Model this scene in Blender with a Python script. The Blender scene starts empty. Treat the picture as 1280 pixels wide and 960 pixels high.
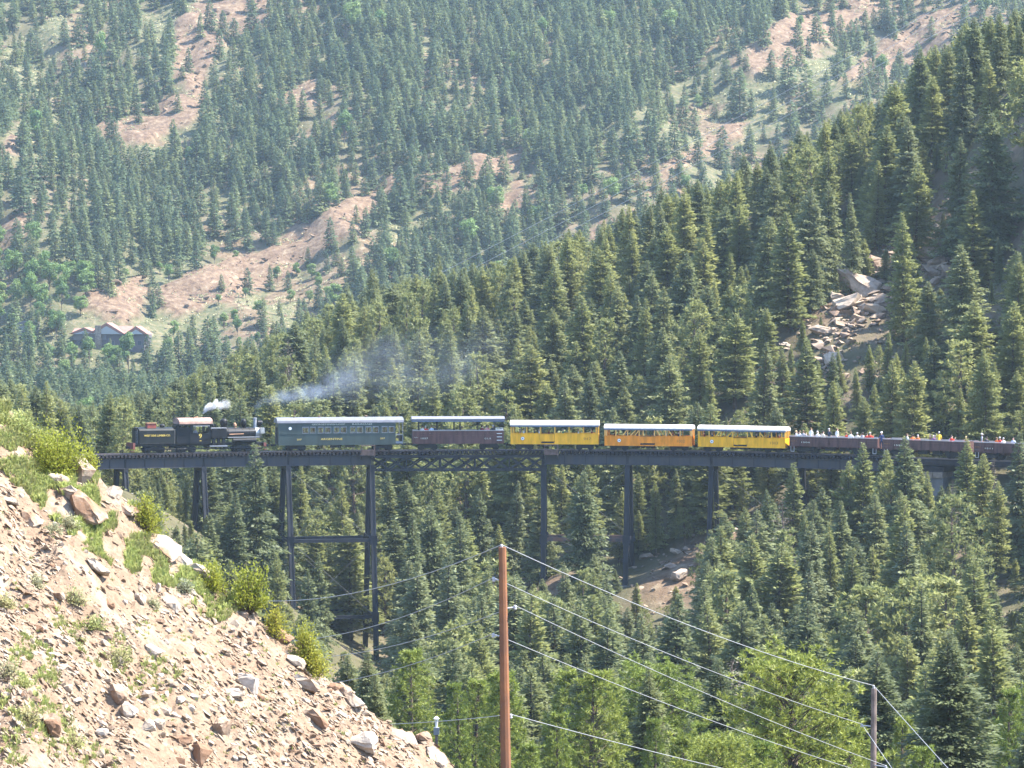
import bpy, bmesh, math, random
import numpy as np
from mathutils import Vector, Matrix
random.seed(7); rng = np.random.default_rng(7)
R_ = math.radians
SC = bpy.context.scene; COL = SC.collection
# ------------------------------------------------------------------ camera
CAMZ = 17.0; FPX = 4800.0
PITCH = -math.atan(119/4800)
cd = bpy.data.cameras.new('camera'); cam = bpy.data.objects.new('camera', cd); COL.objects.link(cam)
cam.location = (0, 0, CAMZ); cam.rotation_euler = (math.pi/2 + PITCH, 0, 0)
cd.sensor_width = 36; cd.lens = FPX/1280*36; cd.clip_start = 0.5; cd.clip_end = 6000
SC.camera = cam
# ------------------------------------------------------------------ sky, sun, exposure
SUN_AZ, SUN_EL = 86.0, 56.0          # azimuth clockwise from +Y (away from the camera) towards +X
w = bpy.data.worlds.new('World'); SC.world = w; w.use_nodes = True
nt = w.node_tree; nt.nodes.clear()
sky = nt.nodes.new('ShaderNodeTexSky'); sky.sky_type = 'NISHITA'; sky.sun_disc = False
sky.sun_elevation = R_(SUN_EL); sky.sun_rotation = R_(SUN_AZ); sky.altitude = 2500; sky.dust_density = 1.5
bg = nt.nodes.new('ShaderNodeBackground'); bg.inputs[1].default_value = 0.15
wo = nt.nodes.new('ShaderNodeOutputWorld')
nt.links.new(sky.outputs[0], bg.inputs[0]); nt.links.new(bg.outputs[0], wo.inputs[0])
sl = bpy.data.lights.new('sun', 'SUN'); sl.energy = 4.0; sl.angle = R_(0.53); sl.color = (1.0, 0.94, 0.84)
so = bpy.data.objects.new('sun', sl); COL.objects.link(so); so.location = (200, 100, 300)
sdir = Vector((math.sin(R_(SUN_AZ))*math.cos(R_(SUN_EL)), math.cos(R_(SUN_AZ))*math.cos(R_(SUN_EL)), math.sin(R_(SUN_EL))))
so.rotation_euler = sdir.to_track_quat('Z', 'Y').to_euler()
SC.view_settings.view_transform = 'Standard'; SC.view_settings.look = 'None'
SC.view_settings.exposure = 2.5; SC.view_settings.gamma = 1.0
SC.render.engine = 'CYCLES'
cy = SC.cycles; cy.max_bounces = 6; cy.diffuse_bounces = 3; cy.transparent_max_bounces = 12; cy.volume_bounces = 1; cy.transmission_bounces = 4
cy.volume_step_rate = 2.0; cy.volume_max_steps = 128

# ------------------------------------------------------------------ helpers
def ray(px, py):
    u = (px-640)/FPX; v = -(py-480)/FPX
    return Vector((u, math.cos(PITCH)-v*math.sin(PITCH), math.sin(PITCH)+v*math.cos(PITCH)))
def P(px, py, Y):
    d = ray(px, py); t = Y/d.y
    return Vector((d.x*t, Y, CAMZ+d.z*t))
def proj(x, y, z):
    z = z-CAMZ; f = y*math.cos(PITCH)+z*math.sin(PITCH); u = -y*math.sin(PITCH)+z*math.cos(PITCH)
    return 640+FPX*x/f, 480-FPX*u/f
def mesh_np(name, V, F, smooth=False, mats=(), midx=None, tone=None):
    """V (n,3); F list of (m,k) int arrays"""
    me = bpy.data.meshes.new(name)
    F = [np.asarray(f, dtype=np.int32) for f in (F if isinstance(F, list) else [F]) if len(f)]
    me.vertices.add(len(V)); me.vertices.foreach_set('co', np.asarray(V, dtype=np.float32).ravel())
    li = np.concatenate([f.ravel() for f in F]); tot = np.concatenate([np.full(len(f), f.shape[1], dtype=np.int32) for f in F])
    st = np.concatenate([[0], np.cumsum(tot)[:-1]]).astype(np.int32)
    me.loops.add(len(li)); me.loops.foreach_set('vertex_index', li)
    me.polygons.add(len(tot)); me.polygons.foreach_set('loop_start', st); me.polygons.foreach_set('loop_total', tot)
    if midx is not None: me.polygons.foreach_set('material_index', np.asarray(midx, dtype=np.int32))
    me.polygons.foreach_set('use_smooth', np.full(len(tot), bool(smooth)))
    for m in mats: me.materials.append(m)
    if tone is not None:
        a = me.attributes.new('tone', 'FLOAT', 'FACE'); a.data.foreach_set('value', np.asarray(tone, dtype=np.float32))
    me.update(); me.validate()
    return me
def link(name, data, parent=None, loc=None, rot=None):
    o = bpy.data.objects.new(name, data); COL.objects.link(o)
    if parent: o.parent = parent
    if loc is not None: o.location = loc
    if rot is not None: o.rotation_euler = rot
    return o
def tag(o, label=None, cat=None, group=None, kind=None):
    if label: o['label'] = label
    if cat: o['category'] = cat
    if group: o['group'] = group
    if kind: o['kind'] = kind
    return o
def empty(name, loc, rz=0, **k):
    o = bpy.data.objects.new(name, None); COL.objects.link(o); o.location = loc; o.rotation_euler = (0, 0, rz); o.empty_display_size = .3
    return tag(o, **k)
class MB:
    """collects boxes, tubes and prisms into one mesh"""
    def __init__(s): s.v = []; s.f = []; s.m = []
    def add(s, vs, fs, m=0):
        b = len(s.v); s.v += [tuple(v) for v in vs]; s.f += [tuple(b+i for i in f) for f in fs]; s.m += [m]*len(fs); return s
    def box(s, x0, x1, y0, y1, z0, z1, m=0):
        return s.add([(x0,y0,z0),(x1,y0,z0),(x1,y1,z0),(x0,y1,z0),(x0,y0,z1),(x1,y0,z1),(x1,y1,z1),(x0,y1,z1)],
                     [(0,3,2,1),(4,5,6,7),(0,1,5,4),(1,2,6,5),(2,3,7,6),(3,0,4,7)], m)
    def bar(s, a, b, wd, ht, m=0, up=(0,0,1)):
        a = Vector(a); b = Vector(b); d = (b-a).normalized(); up = Vector(up)
        if abs(d.dot(up)) > .98: up = Vector((1,0,0))
        sd = d.cross(up).normalized(); u = sd.cross(d).normalized(); sd *= wd/2; u *= ht/2
        vs = [a-sd-u, a+sd-u, a+sd+u, a-sd+u, b-sd-u, b+sd-u, b+sd+u, b-sd+u]
        return s.add(vs, [(0,1,2,3),(7,6,5,4),(0,4,5,1),(1,5,6,2),(2,6,7,3),(3,7,4,0)], m)
    def tube(s, a, b, r0, r1=None, n=8, m=0, cap=True):
        r1 = r0 if r1 is None else r1
        a = Vector(a); b = Vector(b); d = (b-a).normalized(); up = Vector((0,0,1)) if abs(d.z) < .95 else Vector((1,0,0))
        s1 = d.cross(up).normalized(); s2 = d.cross(s1)
        vs = []
        for c, r in ((a, r0), (b, r1)):
            for i in range(n):
                t = 2*math.pi*i/n; vs.append(c+s1*math.cos(t)*r+s2*math.sin(t)*r)
        fs = [(i, n+i, n+(i+1) % n, (i+1) % n) for i in range(n)]
        if cap: fs += [tuple(range(n)), tuple(range(2*n-1, n-1, -1))]
        return s.add(vs, fs, m)
    def lathe(s, c, prof, n=12, m=0):
        c = Vector(c); vs = []
        for r, z in prof:
            for i in range(n):
                t = 2*math.pi*i/n; vs.append(c+Vector((r*math.cos(t), r*math.sin(t), z)))
        fs = []
        for k in range(len(prof)-1):
            for i in range(n): fs.append((k*n+i, k*n+(i+1) % n, (k+1)*n+(i+1) % n, (k+1)*n+i))
        fs += [tuple(range(n-1, -1, -1)), tuple(range((len(prof)-1)*n, len(prof)*n))]
        return s.add(vs, fs, m)
    def prism(s, pts, y0, y1, m=0):
        """outline pts (x,z) pushed from y0 to y1"""
        n = len(pts)
        vs = [(x, y0, z) for x, z in pts]+[(x, y1, z) for x, z in pts]
        return s.add(vs, [tuple(range(n)), tuple(range(2*n-1, n-1, -1))]+[(i, n+i, n+(i+1) % n, (i+1) % n) for i in range(n)], m)
    def prismx(s, pts, x0, x1, m=0):
        n = len(pts)
        vs = [(x0, y, z) for y, z in pts]+[(x1, y, z) for y, z in pts]
        return s.add(vs, [tuple(range(n-1, -1, -1)), tuple(range(n, 2*n))]+[(i, (i+1) % n, n+(i+1) % n, n+i) for i in range(n)], m)
    def mesh(s, name, mats, smooth=False):
        me = bpy.data.meshes.new(name); me.from_pydata(s.v, [], s.f)
        for mt in (mats if isinstance(mats, (list, tuple)) else [mats]): me.materials.append(mt)
        me.polygons.foreach_set('material_index', s.m)
        if smooth: me.polygons.foreach_set('use_smooth', [True]*len(s.f))
        me.update(); return me
    def build(s, name, mats, parent=None, smooth=False, loc=None, rot=None):
        return link(name, s.mesh(name, mats, smooth), parent, loc, rot)

# numpy value noise
_perm = rng.random((256, 256))
def vnoise(x, y):
    x = np.asarray(x, float); y = np.asarray(y, float)
    xi = np.floor(x).astype(int); yi = np.floor(y).astype(int); fx = x-xi; fy = y-yi
    fx = fx*fx*(3-2*fx); fy = fy*fy*(3-2*fy)
    g = lambda a, b: _perm[a & 255, b & 255]
    return (g(xi,yi)*(1-fx)+g(xi+1,yi)*fx)*(1-fy)+(g(xi,yi+1)*(1-fx)+g(xi+1,yi+1)*fx)*fy
def fbm(x, y, o=4):
    s = 0; a = .5
    for k in range(o): s = s+a*vnoise(x*2**k+17*k, y*2**k+31*k); a *= .5
    return s/(1-.5**o)
def in_poly(px, py, poly):
    px = np.asarray(px, float); py = np.asarray(py, float); r = np.zeros(px.shape, bool); n = len(poly)
    for i in range(n):
        x0, y0 = poly[i]; x1, y1 = poly[(i+1) % n]
        if y0 == y1: continue
        c = ((py < y0) != (py < y1)) & (px < (x1-x0)*(py-y0)/(y1-y0)+x0); r ^= c
    return r

# ------------------------------------------------------------------ materials
def mat(name, col, rough=.7, metal=0, var=0.0, scale=3.0, col2=None, bump=0.0, bscale=8.0, spec=.3, streak=None):
    m = bpy.data.materials.new(name); m.use_nodes = True; t = m.node_tree; b = t.nodes['Principled BSDF']
    b.inputs['Base Color'].default_value = (*col, 1); b.inputs['Roughness'].default_value = rough; b.inputs['Metallic'].default_value = metal
    b.inputs['Specular IOR Level'].default_value = spec
    if var or col2:
        tc = t.nodes.new('ShaderNodeTexCoord'); n = t.nodes.new('ShaderNodeTexNoise'); n.inputs['Scale'].default_value = scale; n.inputs['Detail'].default_value = 5
        mp = t.nodes.new('ShaderNodeMapping'); mp.inputs['Scale'].default_value = streak or (1,1,1); t.links.new(tc.outputs['Object'], mp.inputs['Vector']); t.links.new(mp.outputs[0], n.inputs['Vector'])
        r = t.nodes.new('ShaderNodeValToRGB'); r.color_ramp.elements[0].position = .35; r.color_ramp.elements[1].position = .65
        c2 = col2 or tuple(min(1, c*(1+var)) for c in col); c1 = col if col2 else tuple(c*(1-var) for c in col)
        r.color_ramp.elements[0].color = (*c1, 1); r.color_ramp.elements[1].color = (*c2, 1)
        t.links.new(n.outputs['Fac'], r.inputs[0]); t.links.new(r.outputs[0], b.inputs['Base Color'])
    if bump:
        tc = t.nodes.new('ShaderNodeTexCoord'); n = t.nodes.new('ShaderNodeTexNoise'); n.inputs['Scale'].default_value = bscale; n.inputs['Detail'].default_value = 6
        bp = t.nodes.new('ShaderNodeBump'); bp.inputs['Strength'].default_value = bump; bp.inputs['Distance'].default_value = .1
        t.links.new(tc.outputs['Object'], n.inputs['Vector']); t.links.new(n.outputs['Fac'], bp.inputs['Height']); t.links.new(bp.outputs[0], b.inputs['Normal'])
    return m
def foliage(name, cols, trans=.46, rough=.55):
    """cols: 3-4 real leaf colours; each plant takes its own mix, each spray varies a little"""
    m = bpy.data.materials.new(name); m.use_nodes = True; t = m.node_tree; N = t.nodes; L = t.links
    b = N['Principled BSDF']; out = N['Material Output']
    oi = N.new('ShaderNodeObjectInfo'); at = N.new('ShaderNodeAttribute'); at.attribute_name = 'tone'
    r = N.new('ShaderNodeValToRGB'); e = r.color_ramp.elements
    while len(e) < len(cols): e.new(.5)
    for i, c in enumerate(cols): e[i].position = i/(len(cols)-1); e[i].color = (*c, 1)
    mx = N.new('ShaderNodeMath'); mx.operation = 'MULTIPLY_ADD'; mx.inputs[1].default_value = .75
    ma = N.new('ShaderNodeMath'); ma.operation = 'MULTIPLY'; ma.inputs[1].default_value = .25
    L.new(at.outputs['Fac'], ma.inputs[0]); L.new(oi.outputs['Random'], mx.inputs[0]); L.new(ma.outputs[0], mx.inputs[2]); L.new(mx.outputs[0], r.inputs[0])
    hs = N.new('ShaderNodeHueSaturation'); mr = N.new('ShaderNodeMapRange'); mr.inputs['To Min'].default_value = .7; mr.inputs['To Max'].default_value = 1.35
    L.new(at.outputs['Fac'], mr.inputs[0]); L.new(mr.outputs[0], hs.inputs['Value']); L.new(r.outputs[0], hs.inputs['Color'])
    L.new(hs.outputs[0], b.inputs['Base Color']); b.inputs['Roughness'].default_value = rough; b.inputs['Specular IOR Level'].default_value = .25
    tr = N.new('ShaderNodeBsdfTranslucent'); L.new(hs.outputs[0], tr.inputs[0])
    mi = N.new('ShaderNodeMixShader'); mi.inputs[0].default_value = trans
    L.new(b.outputs[0], mi.inputs[1]); L.new(tr.outputs[0], mi.inputs[2]); L.new(mi.outputs[0], out.inputs[0])
    return m
M = {}
M['spruce'] = foliage('spruce_needles', [(.092,.112,.056),(.125,.148,.066),(.175,.190,.078),(.13,.155,.09)])
M['pine'] = foliage('pine_needles', [(.15,.168,.066),(.195,.212,.076),(.24,.246,.088)])
M['ypine'] = foliage('bright_pine_needles', [(.115,.162,.03),(.158,.198,.036),(.22,.245,.046)], .35)
M['fspruce'] = foliage('mountain_needles', [(.07,.105,.055),(.105,.14,.065),(.16,.18,.075)])
M['broad'] = foliage('broad_leaves', [(.08,.14,.04),(.12,.19,.05),(.15,.2,.06)], .4)
M['shrub'] = foliage('shrub_leaves', [(.20,.23,.035),(.26,.27,.04),(.32,.30,.05)], .5)
M['sage'] = foliage('sage_leaves', [(.24,.27,.18),(.30,.30,.18),(.34,.29,.14)], .3)
M['grass'] = foliage('grass_blades', [(.30,.31,.12),(.42,.38,.20),(.26,.30,.09),(.46,.41,.27)], .45)
M['dead'] = foliage('dead_twigs', [(.2,.16,.13),(.26,.21,.17)], .1)
M['bark'] = mat('bark', (.09,.065,.05), .9, var=.4, scale=4)
M['rock'] = None
def rock_mat(name, pale, tan, rust, scale=.8, bump=.5):
    m = bpy.data.materials.new(name); m.use_nodes = True; t = m.node_tree; N = t.nodes; L = t.links; b = N['Principled BSDF']
    g = N.new('ShaderNodeNewGeometry'); oi = N.new('ShaderNodeObjectInfo')
    n = N.new('ShaderNodeTexNoise'); n.inputs['Scale'].default_value = scale; n.inputs['Detail'].default_value = 8; n.inputs['Roughness'].default_value = .65
    n2 = N.new('ShaderNodeTexNoise'); n2.inputs['Scale'].default_value = scale*9; n2.inputs['Detail'].default_value = 6; n2.inputs['Roughness'].default_value = .7
    L.new(g.outputs['Position'], n.inputs['Vector']); L.new(g.outputs['Position'], n2.inputs['Vector'])
    a = N.new('ShaderNodeMath'); a.operation = 'ADD'; L.new(n.outputs['Fac'], a.inputs[0])
    k = N.new('ShaderNodeMath'); k.operation = 'MULTIPLY_ADD'; k.inputs[1].default_value = .34; k.inputs[2].default_value = -.17; L.new(oi.outputs['Random'], k.inputs[0]); L.new(k.outputs[0], a.inputs[1])
    r = N.new('ShaderNodeValToRGB'); e = r.color_ramp.elements; e.new(.5)
    for i, (p, c) in enumerate(((.36, rust), (.5, tan), (.64, pale))): e[i].position = p; e[i].color = (*c, 1)
    L.new(a.outputs[0], r.inputs[0])
    mx = N.new('ShaderNodeMix'); mx.data_type = 'RGBA'; mx.blend_type = 'MULTIPLY'; mx.inputs[0].default_value = .5
    r2 = N.new('ShaderNodeValToRGB'); r2.color_ramp.elements[0].color = (.45,.42,.4,1); r2.color_ramp.elements[1].color = (1.25,1.25,1.25,1); r2.color_ramp.elements[0].position = .3; r2.color_ramp.elements[1].position = .7
    L.new(n2.outputs['Fac'], r2.inputs[0]); L.new(r.outputs[0], mx.inputs[6]); L.new(r2.outputs[0], mx.inputs[7]); L.new(mx.outputs[2], b.inputs['Base Color'])
    b.inputs['Roughness'].default_value = .9; b.inputs['Specular IOR Level'].default_value = .15
    bp = N.new('ShaderNodeBump'); bp.inputs['Strength'].default_value = bump; bp.inputs['Distance'].default_value = .06
    L.new(n2.outputs['Fac'], bp.inputs['Height']); L.new(bp.outputs[0], b.inputs['Normal'])
    return m
M['rock'] = rock_mat('slope_rock', (.39,.335,.275), (.31,.25,.19), (.20,.12,.075))
M['boulder'] = rock_mat('hill_boulder_rock', (.36,.29,.225), (.27,.21,.16), (.18,.125,.09), .4)
M['concrete'] = mat('abutment_concrete', (.13,.125,.12), .9, var=.3, scale=.8, bump=.3, bscale=5)
M['stone'] = mat('abutment_cap_stone', (.19,.15,.115), .9, var=.3, scale=2)
M['girder'] = mat('girder_steel_paint', (.030,.032,.042), .55, col2=(.048,.042,.042), scale=1.5, streak=(1.2,1,.25))
M['legsteel'] = mat('tower_steel_paint', (.012,.013,.018), .6, var=.35, scale=.8, streak=(1,.2,1))
M['rust'] = mat('rusty_strut_paint', (.16,.08,.05), .7, col2=(.05,.045,.05), scale=2)
M['rod'] = mat('brace_rod_steel', (.11,.11,.12), .6)
M['tie'] = mat('tie_timber', (.022,.018,.020), .9, var=.4, scale=2)
M['rail'] = mat('rail_steel', (.22,.18,.17), .4, metal=.6)
M['black'] = mat('black_paint', (.008,.008,.010), .5, var=.3, scale=1.5, spec=.2, streak=(1.2,1,.25))
M['tender'] = mat('tender_black_green', (.009,.011,.011), .55, spec=.2, var=.3, scale=1.5, streak=(1.2,1,.25))
M['iron'] = mat('running_gear_iron', (.02,.019,.02), .7, var=.5, scale=5)
M['gold'] = mat('gold_lettering', (.75,.55,.12), .5)
M['pale'] = mat('pale_lettering', (.62,.6,.5), .6)
M['cabroof'] = mat('cab_roof_boards', (.26,.165,.13), .8, var=.25, scale=3, streak=(1,.2,1))
M['redbox'] = mat('red_oxide_box', (.22,.05,.035), .7, var=.2)
M['redbeam'] = mat('faded_red_beam', (.14,.045,.035), .75, var=.3)
M['silver'] = mat('silver_smokebox', (.36,.35,.33), .35, metal=.5, var=.2)
M['greypaint'] = mat('grey_paint', (.22,.23,.25), .5)
M['coach'] = mat('coach_green_paint', (.036,.052,.047), .5, var=.2, scale=1.2, spec=.35, streak=(1.2,1,.25))
M['coachroof'] = mat('coach_grey_roof', (.13,.135,.155), .5, var=.1, streak=(1,.2,1))
M['wroof'] = mat('white_canvas_roof', (.50,.47,.43), .7, var=.12, streak=(1,.2,1))
M['groof'] = mat('grey_canopy_roof', (.14,.14,.165), .6, var=.1)
M['under'] = mat('roof_edge_blue_grey', (.12,.15,.22), .7)
M['yellow'] = mat('yellow_car_paint', (.80,.375,.008), .5, var=.17, scale=3, streak=(1.2,1,.25))
M['orange'] = mat('orange_car_paint', (.76,.24,.008), .5, var=.18, scale=3, streak=(1.2,1,.25))
M['ytrim'] = mat('yellow_post_paint', (.80,.44,.06), .5)
M['otrim'] = mat('orange_post_paint', (.85,.45,.12), .5)
M['brown'] = mat('open_car_boards', (.11,.052,.045), .75, var=.3, scale=2.5, streak=(1.2,1,.25))
M['gond'] = mat('gondola_boards', (.10,.05,.044), .75, var=.3, scale=2.5, streak=(1.2,1,.25))
M['wood'] = mat('bench_wood', (.30,.16,.09), .7, var=.2)
M['grayrail'] = mat('grey_top_rail', (.4,.37,.36), .6)
M['numb'] = mat('dark_numbers', (.35,.14,.02), .6)
M['white'] = mat('white_paint', (.8,.8,.78), .5)
M['platform'] = mat('refuge_planks', (.12,.08,.068), .8, var=.3)
M['pole'] = mat('reddish_pole_wood', (.25,.105,.045), .8, col2=(.15,.07,.04), scale=1.2)
M['pole2'] = mat('weathered_pole_wood', (.16,.12,.10), .85, var=.3)
M['wire'] = mat('wire_metal', (.33,.33,.33), .5, metal=.4)
M['insul'] = mat('insulator', (.4,.4,.42), .4)
M['hwall'] = mat('house_wall', (.14,.13,.13), .8); M['hdark'] = mat('house_dark_wall', (.09,.08,.09), .8)
M['hroof'] = mat('house_roof', (.23,.115,.09), .8, var=.15, scale=1); M['hgable'] = mat('house_gable', (.27,.27,.26), .7); M['hwin'] = mat('house_window', (.05,.06,.08), .2)
def glass():
    m = bpy.data.materials.new('window_glass'); m.use_nodes = True; t = m.node_tree; N = t.nodes
    tr = N.new('ShaderNodeBsdfTransparent'); tr.inputs[0].default_value = (.85,.9,.9,1); gl = N.new('ShaderNodeBsdfGlossy'); gl.inputs['Roughness'].default_value = .05
    mi = N.new('ShaderNodeMixShader'); mi.inputs[0].default_value = .12; t.links.new(tr.outputs[0], mi.inputs[1]); t.links.new(gl.outputs[0], mi.inputs[2]); t.links.new(mi.outputs[0], N['Material Output'].inputs[0])
    return m
M['glass'] = glass()
# ------------------------------------------------------------------ track arc
TR = 90.0; TX0 = 0.0; TY0 = 405.0-TR
def arc(x):
    s = (x-TX0)/TR; s = max(-.97, min(.97, s)); ph = math.asin(s); return ph
_zx = [-80,-42,-36,-26,0,14,22,30,38,45,54,80]; _zz = [.0,.02,.0,.02,.03,.02,-.02,-.12,-.24,-.36,-.45,-.8]
def zrail(x): return float(np.interp(x, _zx, _zz))
def track(ph, off=0.0):
    """point on the track centre line; off > 0 is away from the arc's centre"""
    return Vector((TX0+(TR+off)*math.sin(ph), TY0+(TR+off)*math.cos(ph), zrail(TX0+TR*math.sin(ph))))
def ph_at(px):
    ph = 0.0
    for _ in range(20):
        Y = TY0+TR*math.cos(ph); ph = arc((px-640)/FPX*Y)
    return ph

# ------------------------------------------------------------------ ground sheet
CP = [ # (x, y, z)
 (0,-60,24),(-120,0,60),(120,-20,20),(0,0,14.6),(0,8,12.5),(0,30,4),(-14,60,2),(0,60,-2),(-14,100,1),(-30,90,8),(-60,120,12),(-6,120,-1),(0,120,-.5),(14,120,-4),(40,100,-6),
 (16,150,-9),(-10,160,-8),(-34,165,-6),(-60,200,0),(-12,130,-2),(-25,150,-5),(-15,200,-10),(-30,200,-8),(-40,240,-10),(0,190,-14),(16,190,-14),(27,180,-13),(50,190,-13),(0,250,-19),(-20,250,-15),(-50,280,-9),(30,250,-19),(60,260,-16),
 (-38,388,-5),(-31,392,-9),(-23,396,-16),(-15,401,-22.3),(-7,402,-23.5),(0,403,-18),(4,405,-14),(12,405,-13.3),(21,403,-10.5),(30,400,-9),(38.6,393,-7.5),(46,380,-7),
 (46,394,-2.4),(56,386,-2.2),(60,375,-3.5),(-47,391,-1.5),(-60,392,1),(-15,370,-24),(-10,340,-25),(10,370,-19),(25,365,-16),(40,360,-13),(60,350,-10),(-30,370,-17),(-45,365,-9),(-60,350,-6),(-70,300,-2),
 (17,398,-13.5),(22,392,-14.5),
 (60,405,6),(45,412,4),(30,420,0),(12,425,-6),(-8,425,-18),(-25,425,-15),(-45,425,-8),(-70,430,-2),
 (37,440,14.5),(42,455,19),(57,440,22),
]
def _cp(px, py, Y): v = P(px, py, Y); CP.append((v.x, v.y, v.z))
for a in ((1290,85,470),(1100,188,500),(900,285,530),(700,375,560),(500,428,590),(300,515,600),(110,600,560),(0,560,520),
          (1290,240,440),(900,430,465),(700,505,470),(500,545,480),(300,575,480),(1000,350,470)): _cp(*a)
CP += [(100,480,58),(150,450,70),(160,380,40),(150,250,10),(70,560,30),(40,620,8),(0,680,-8),(-50,700,-14),(-110,640,-12),(-110,500,2),(-130,380,18),(-150,200,40),(60,750,-5),(150,700,20),(200,600,60),
       (0,800,-14),(-110,820,-8),(110,850,-5),(-200,800,5),(-250,600,10),(-260,300,60),(260,400,80),(260,800,40),(-200,1000,5),(0,1000,-10),(200,1000,5)]
_c = np.array(CP, float)
def _U(r2): return np.where(r2 > 0, .5*r2*np.log(np.maximum(r2, 1e-9)), 0)
_S = 100.0
def _fit():
    n = len(_c); q = _c[:, :2]/_S; d = ((q[:, None]-q[None])**2).sum(-1)
    A = np.zeros((n+3, n+3)); A[:n, :n] = _U(d)+np.eye(n)*1e-4; A[:n, n] = 1; A[:n, n+1:] = q; A[n, :n] = 1; A[n+1:, :n] = q.T
    return np.linalg.solve(A, np.concatenate([_c[:, 2], [0,0,0]]))
_w = _fit()
def tps(x, y):
    x = np.asarray(x, float); y = np.asarray(y, float); sh = x.shape; X = np.clip(x, -270, 270).ravel()/_S; Y = np.clip(y, -60, 1000).ravel()/_S
    out = np.empty(X.size); n = len(_c)
    for i in range(0, X.size, 20000):
        a = X[i:i+20000]; b = Y[i:i+20000]; d = (a[:, None]-_c[None, :, 0]/_S)**2+(b[:, None]-_c[None, :, 1]/_S)**2
        out[i:i+20000] = _U(d)@_w[:n]+_w[n]+_w[n+1]*a+_w[n+2]*b
    return out.reshape(sh)
def smax(a, b, k):
    h = np.clip(.5+.5*(a-b)/k, 0, 1); return b*(1-h)+a*h+k*h*(1-h)
def mountain(x, y):
    x = np.asarray(x, float); y = np.asarray(y, float)
    t = np.clip(y-905, 0, None); z = -16+.40*t-np.clip(y-1900, 0, None)*.75
    # spurs and gullies that run up to the right
    a = x*.0105+y*.004; b = y*.006-x*.003
    z = z+(fbm(a*2.2+9, b*.9+3, 4)-.5)*26*np.clip(t/120, 0, 1)
    z = z+(fbm(x*.05, y*.05+7, 3)-.5)*5*np.clip(t/60, 0, 1)
    return z
def G(x, y):
    x = np.asarray(x, float); y = np.asarray(y, float)
    g = tps(x, y)+(fbm(x*.07+3, y*.07, 4)-.5)*2.2*np.clip((y-60)/80, 0, 1)
    m = mountain(x, y)
    wt = np.clip((y-820)/120, 0, 1)
    return np.where(y > 820, smax(g*(1-wt)+np.minimum(g, m)*wt, m, 6.0), g)
def G1(x, y): return float(G(np.array([x]), np.array([y]))[0])
def hitG(px, py, y0=150, y1=1800, st=2.0):
    d = ray(px, py); ys = np.arange(y0, y1, st); t = ys/d.y
    x = d.x*t; z = CAMZ+d.z*t; g = G(x, ys); k = np.where(g > z)[0]
    if len(k) == 0: return None
    i = k[0]; return Vector((x[i], ys[i], g[i]))

# places on the far mountain where rock or grass shows (outlines as seen down the valley)
BARE_ROCK = [[(185,368),(255,335),(330,322),(362,290),(430,255),(500,220),(492,262),(455,285),(410,312),(360,350),(300,372),(215,402)],
 [(520,222),(600,200),(655,190),(650,215),(560,245),(520,245)],
 [(222,30),(250,0),(392,0),(330,30),(285,48),(262,88),(262,120),(240,140),(236,108),(216,90)],
 [(120,160),(185,140),(225,118),(262,125),(240,160),(190,178),(150,190)],
 [(925,70),(985,22),(1060,0),(1115,0),(1060,48),(990,80),(935,100)],[(1095,60),(1150,20),(1215,0),(1215,20),(1180,62),(1120,95),(1050,110)],
 [(820,215),(900,160),(940,150),(930,175),(860,215)],[(690,305),(790,268),(800,285),(700,318)],[(100,375),(180,345),(180,395),(150,410)],[(0,285),(50,250),(40,290),(0,310)],[(0,180),(20,170),(20,190),(0,200)],
 [(340,120),(400,100),(390,130),(350,150)],[(620,258),(650,225),(660,255),(630,275)]]
BARE_GRASS = [[(395,352),(480,292),(560,240),(590,235),(540,290),(470,325),(400,375)],[(0,62),(60,22),(125,0),(105,35),(50,75),(0,105)],[(0,105),(55,72),(100,60),(70,100),(0,140)],
 [(840,150),(930,98),(1000,80),(1090,60),(1060,120),(960,165),(880,200),(820,180)],[(150,185),(240,150),(300,130),(280,160),(200,200),(160,215)],[(170,20),(215,10),(225,40),(190,60)],
 [(200,405),(330,375),(400,355),(390,400),(300,415),(210,420)],[(600,245),(700,205),(720,215),(640,262)]]
HOUSE_CLEAR = [(80,395),(200,395),(205,440),(85,440)]
def bare_mask(x, y, z):
    px, py = proj(x, y, z); r = np.zeros(px.shape); g = np.zeros(px.shape)
    wob = (fbm(px*.05, py*.05, 3)-.5)*16; wy = (fbm(px*.05+50, py*.05+9, 3)-.5)*14
    for p in BARE_ROCK: r[in_poly(px+wob, py+wy, p)] = 1
    for p in BARE_GRASS: g[in_poly(px+wob, py+wy, p)] = 1
    return r, g

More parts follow.
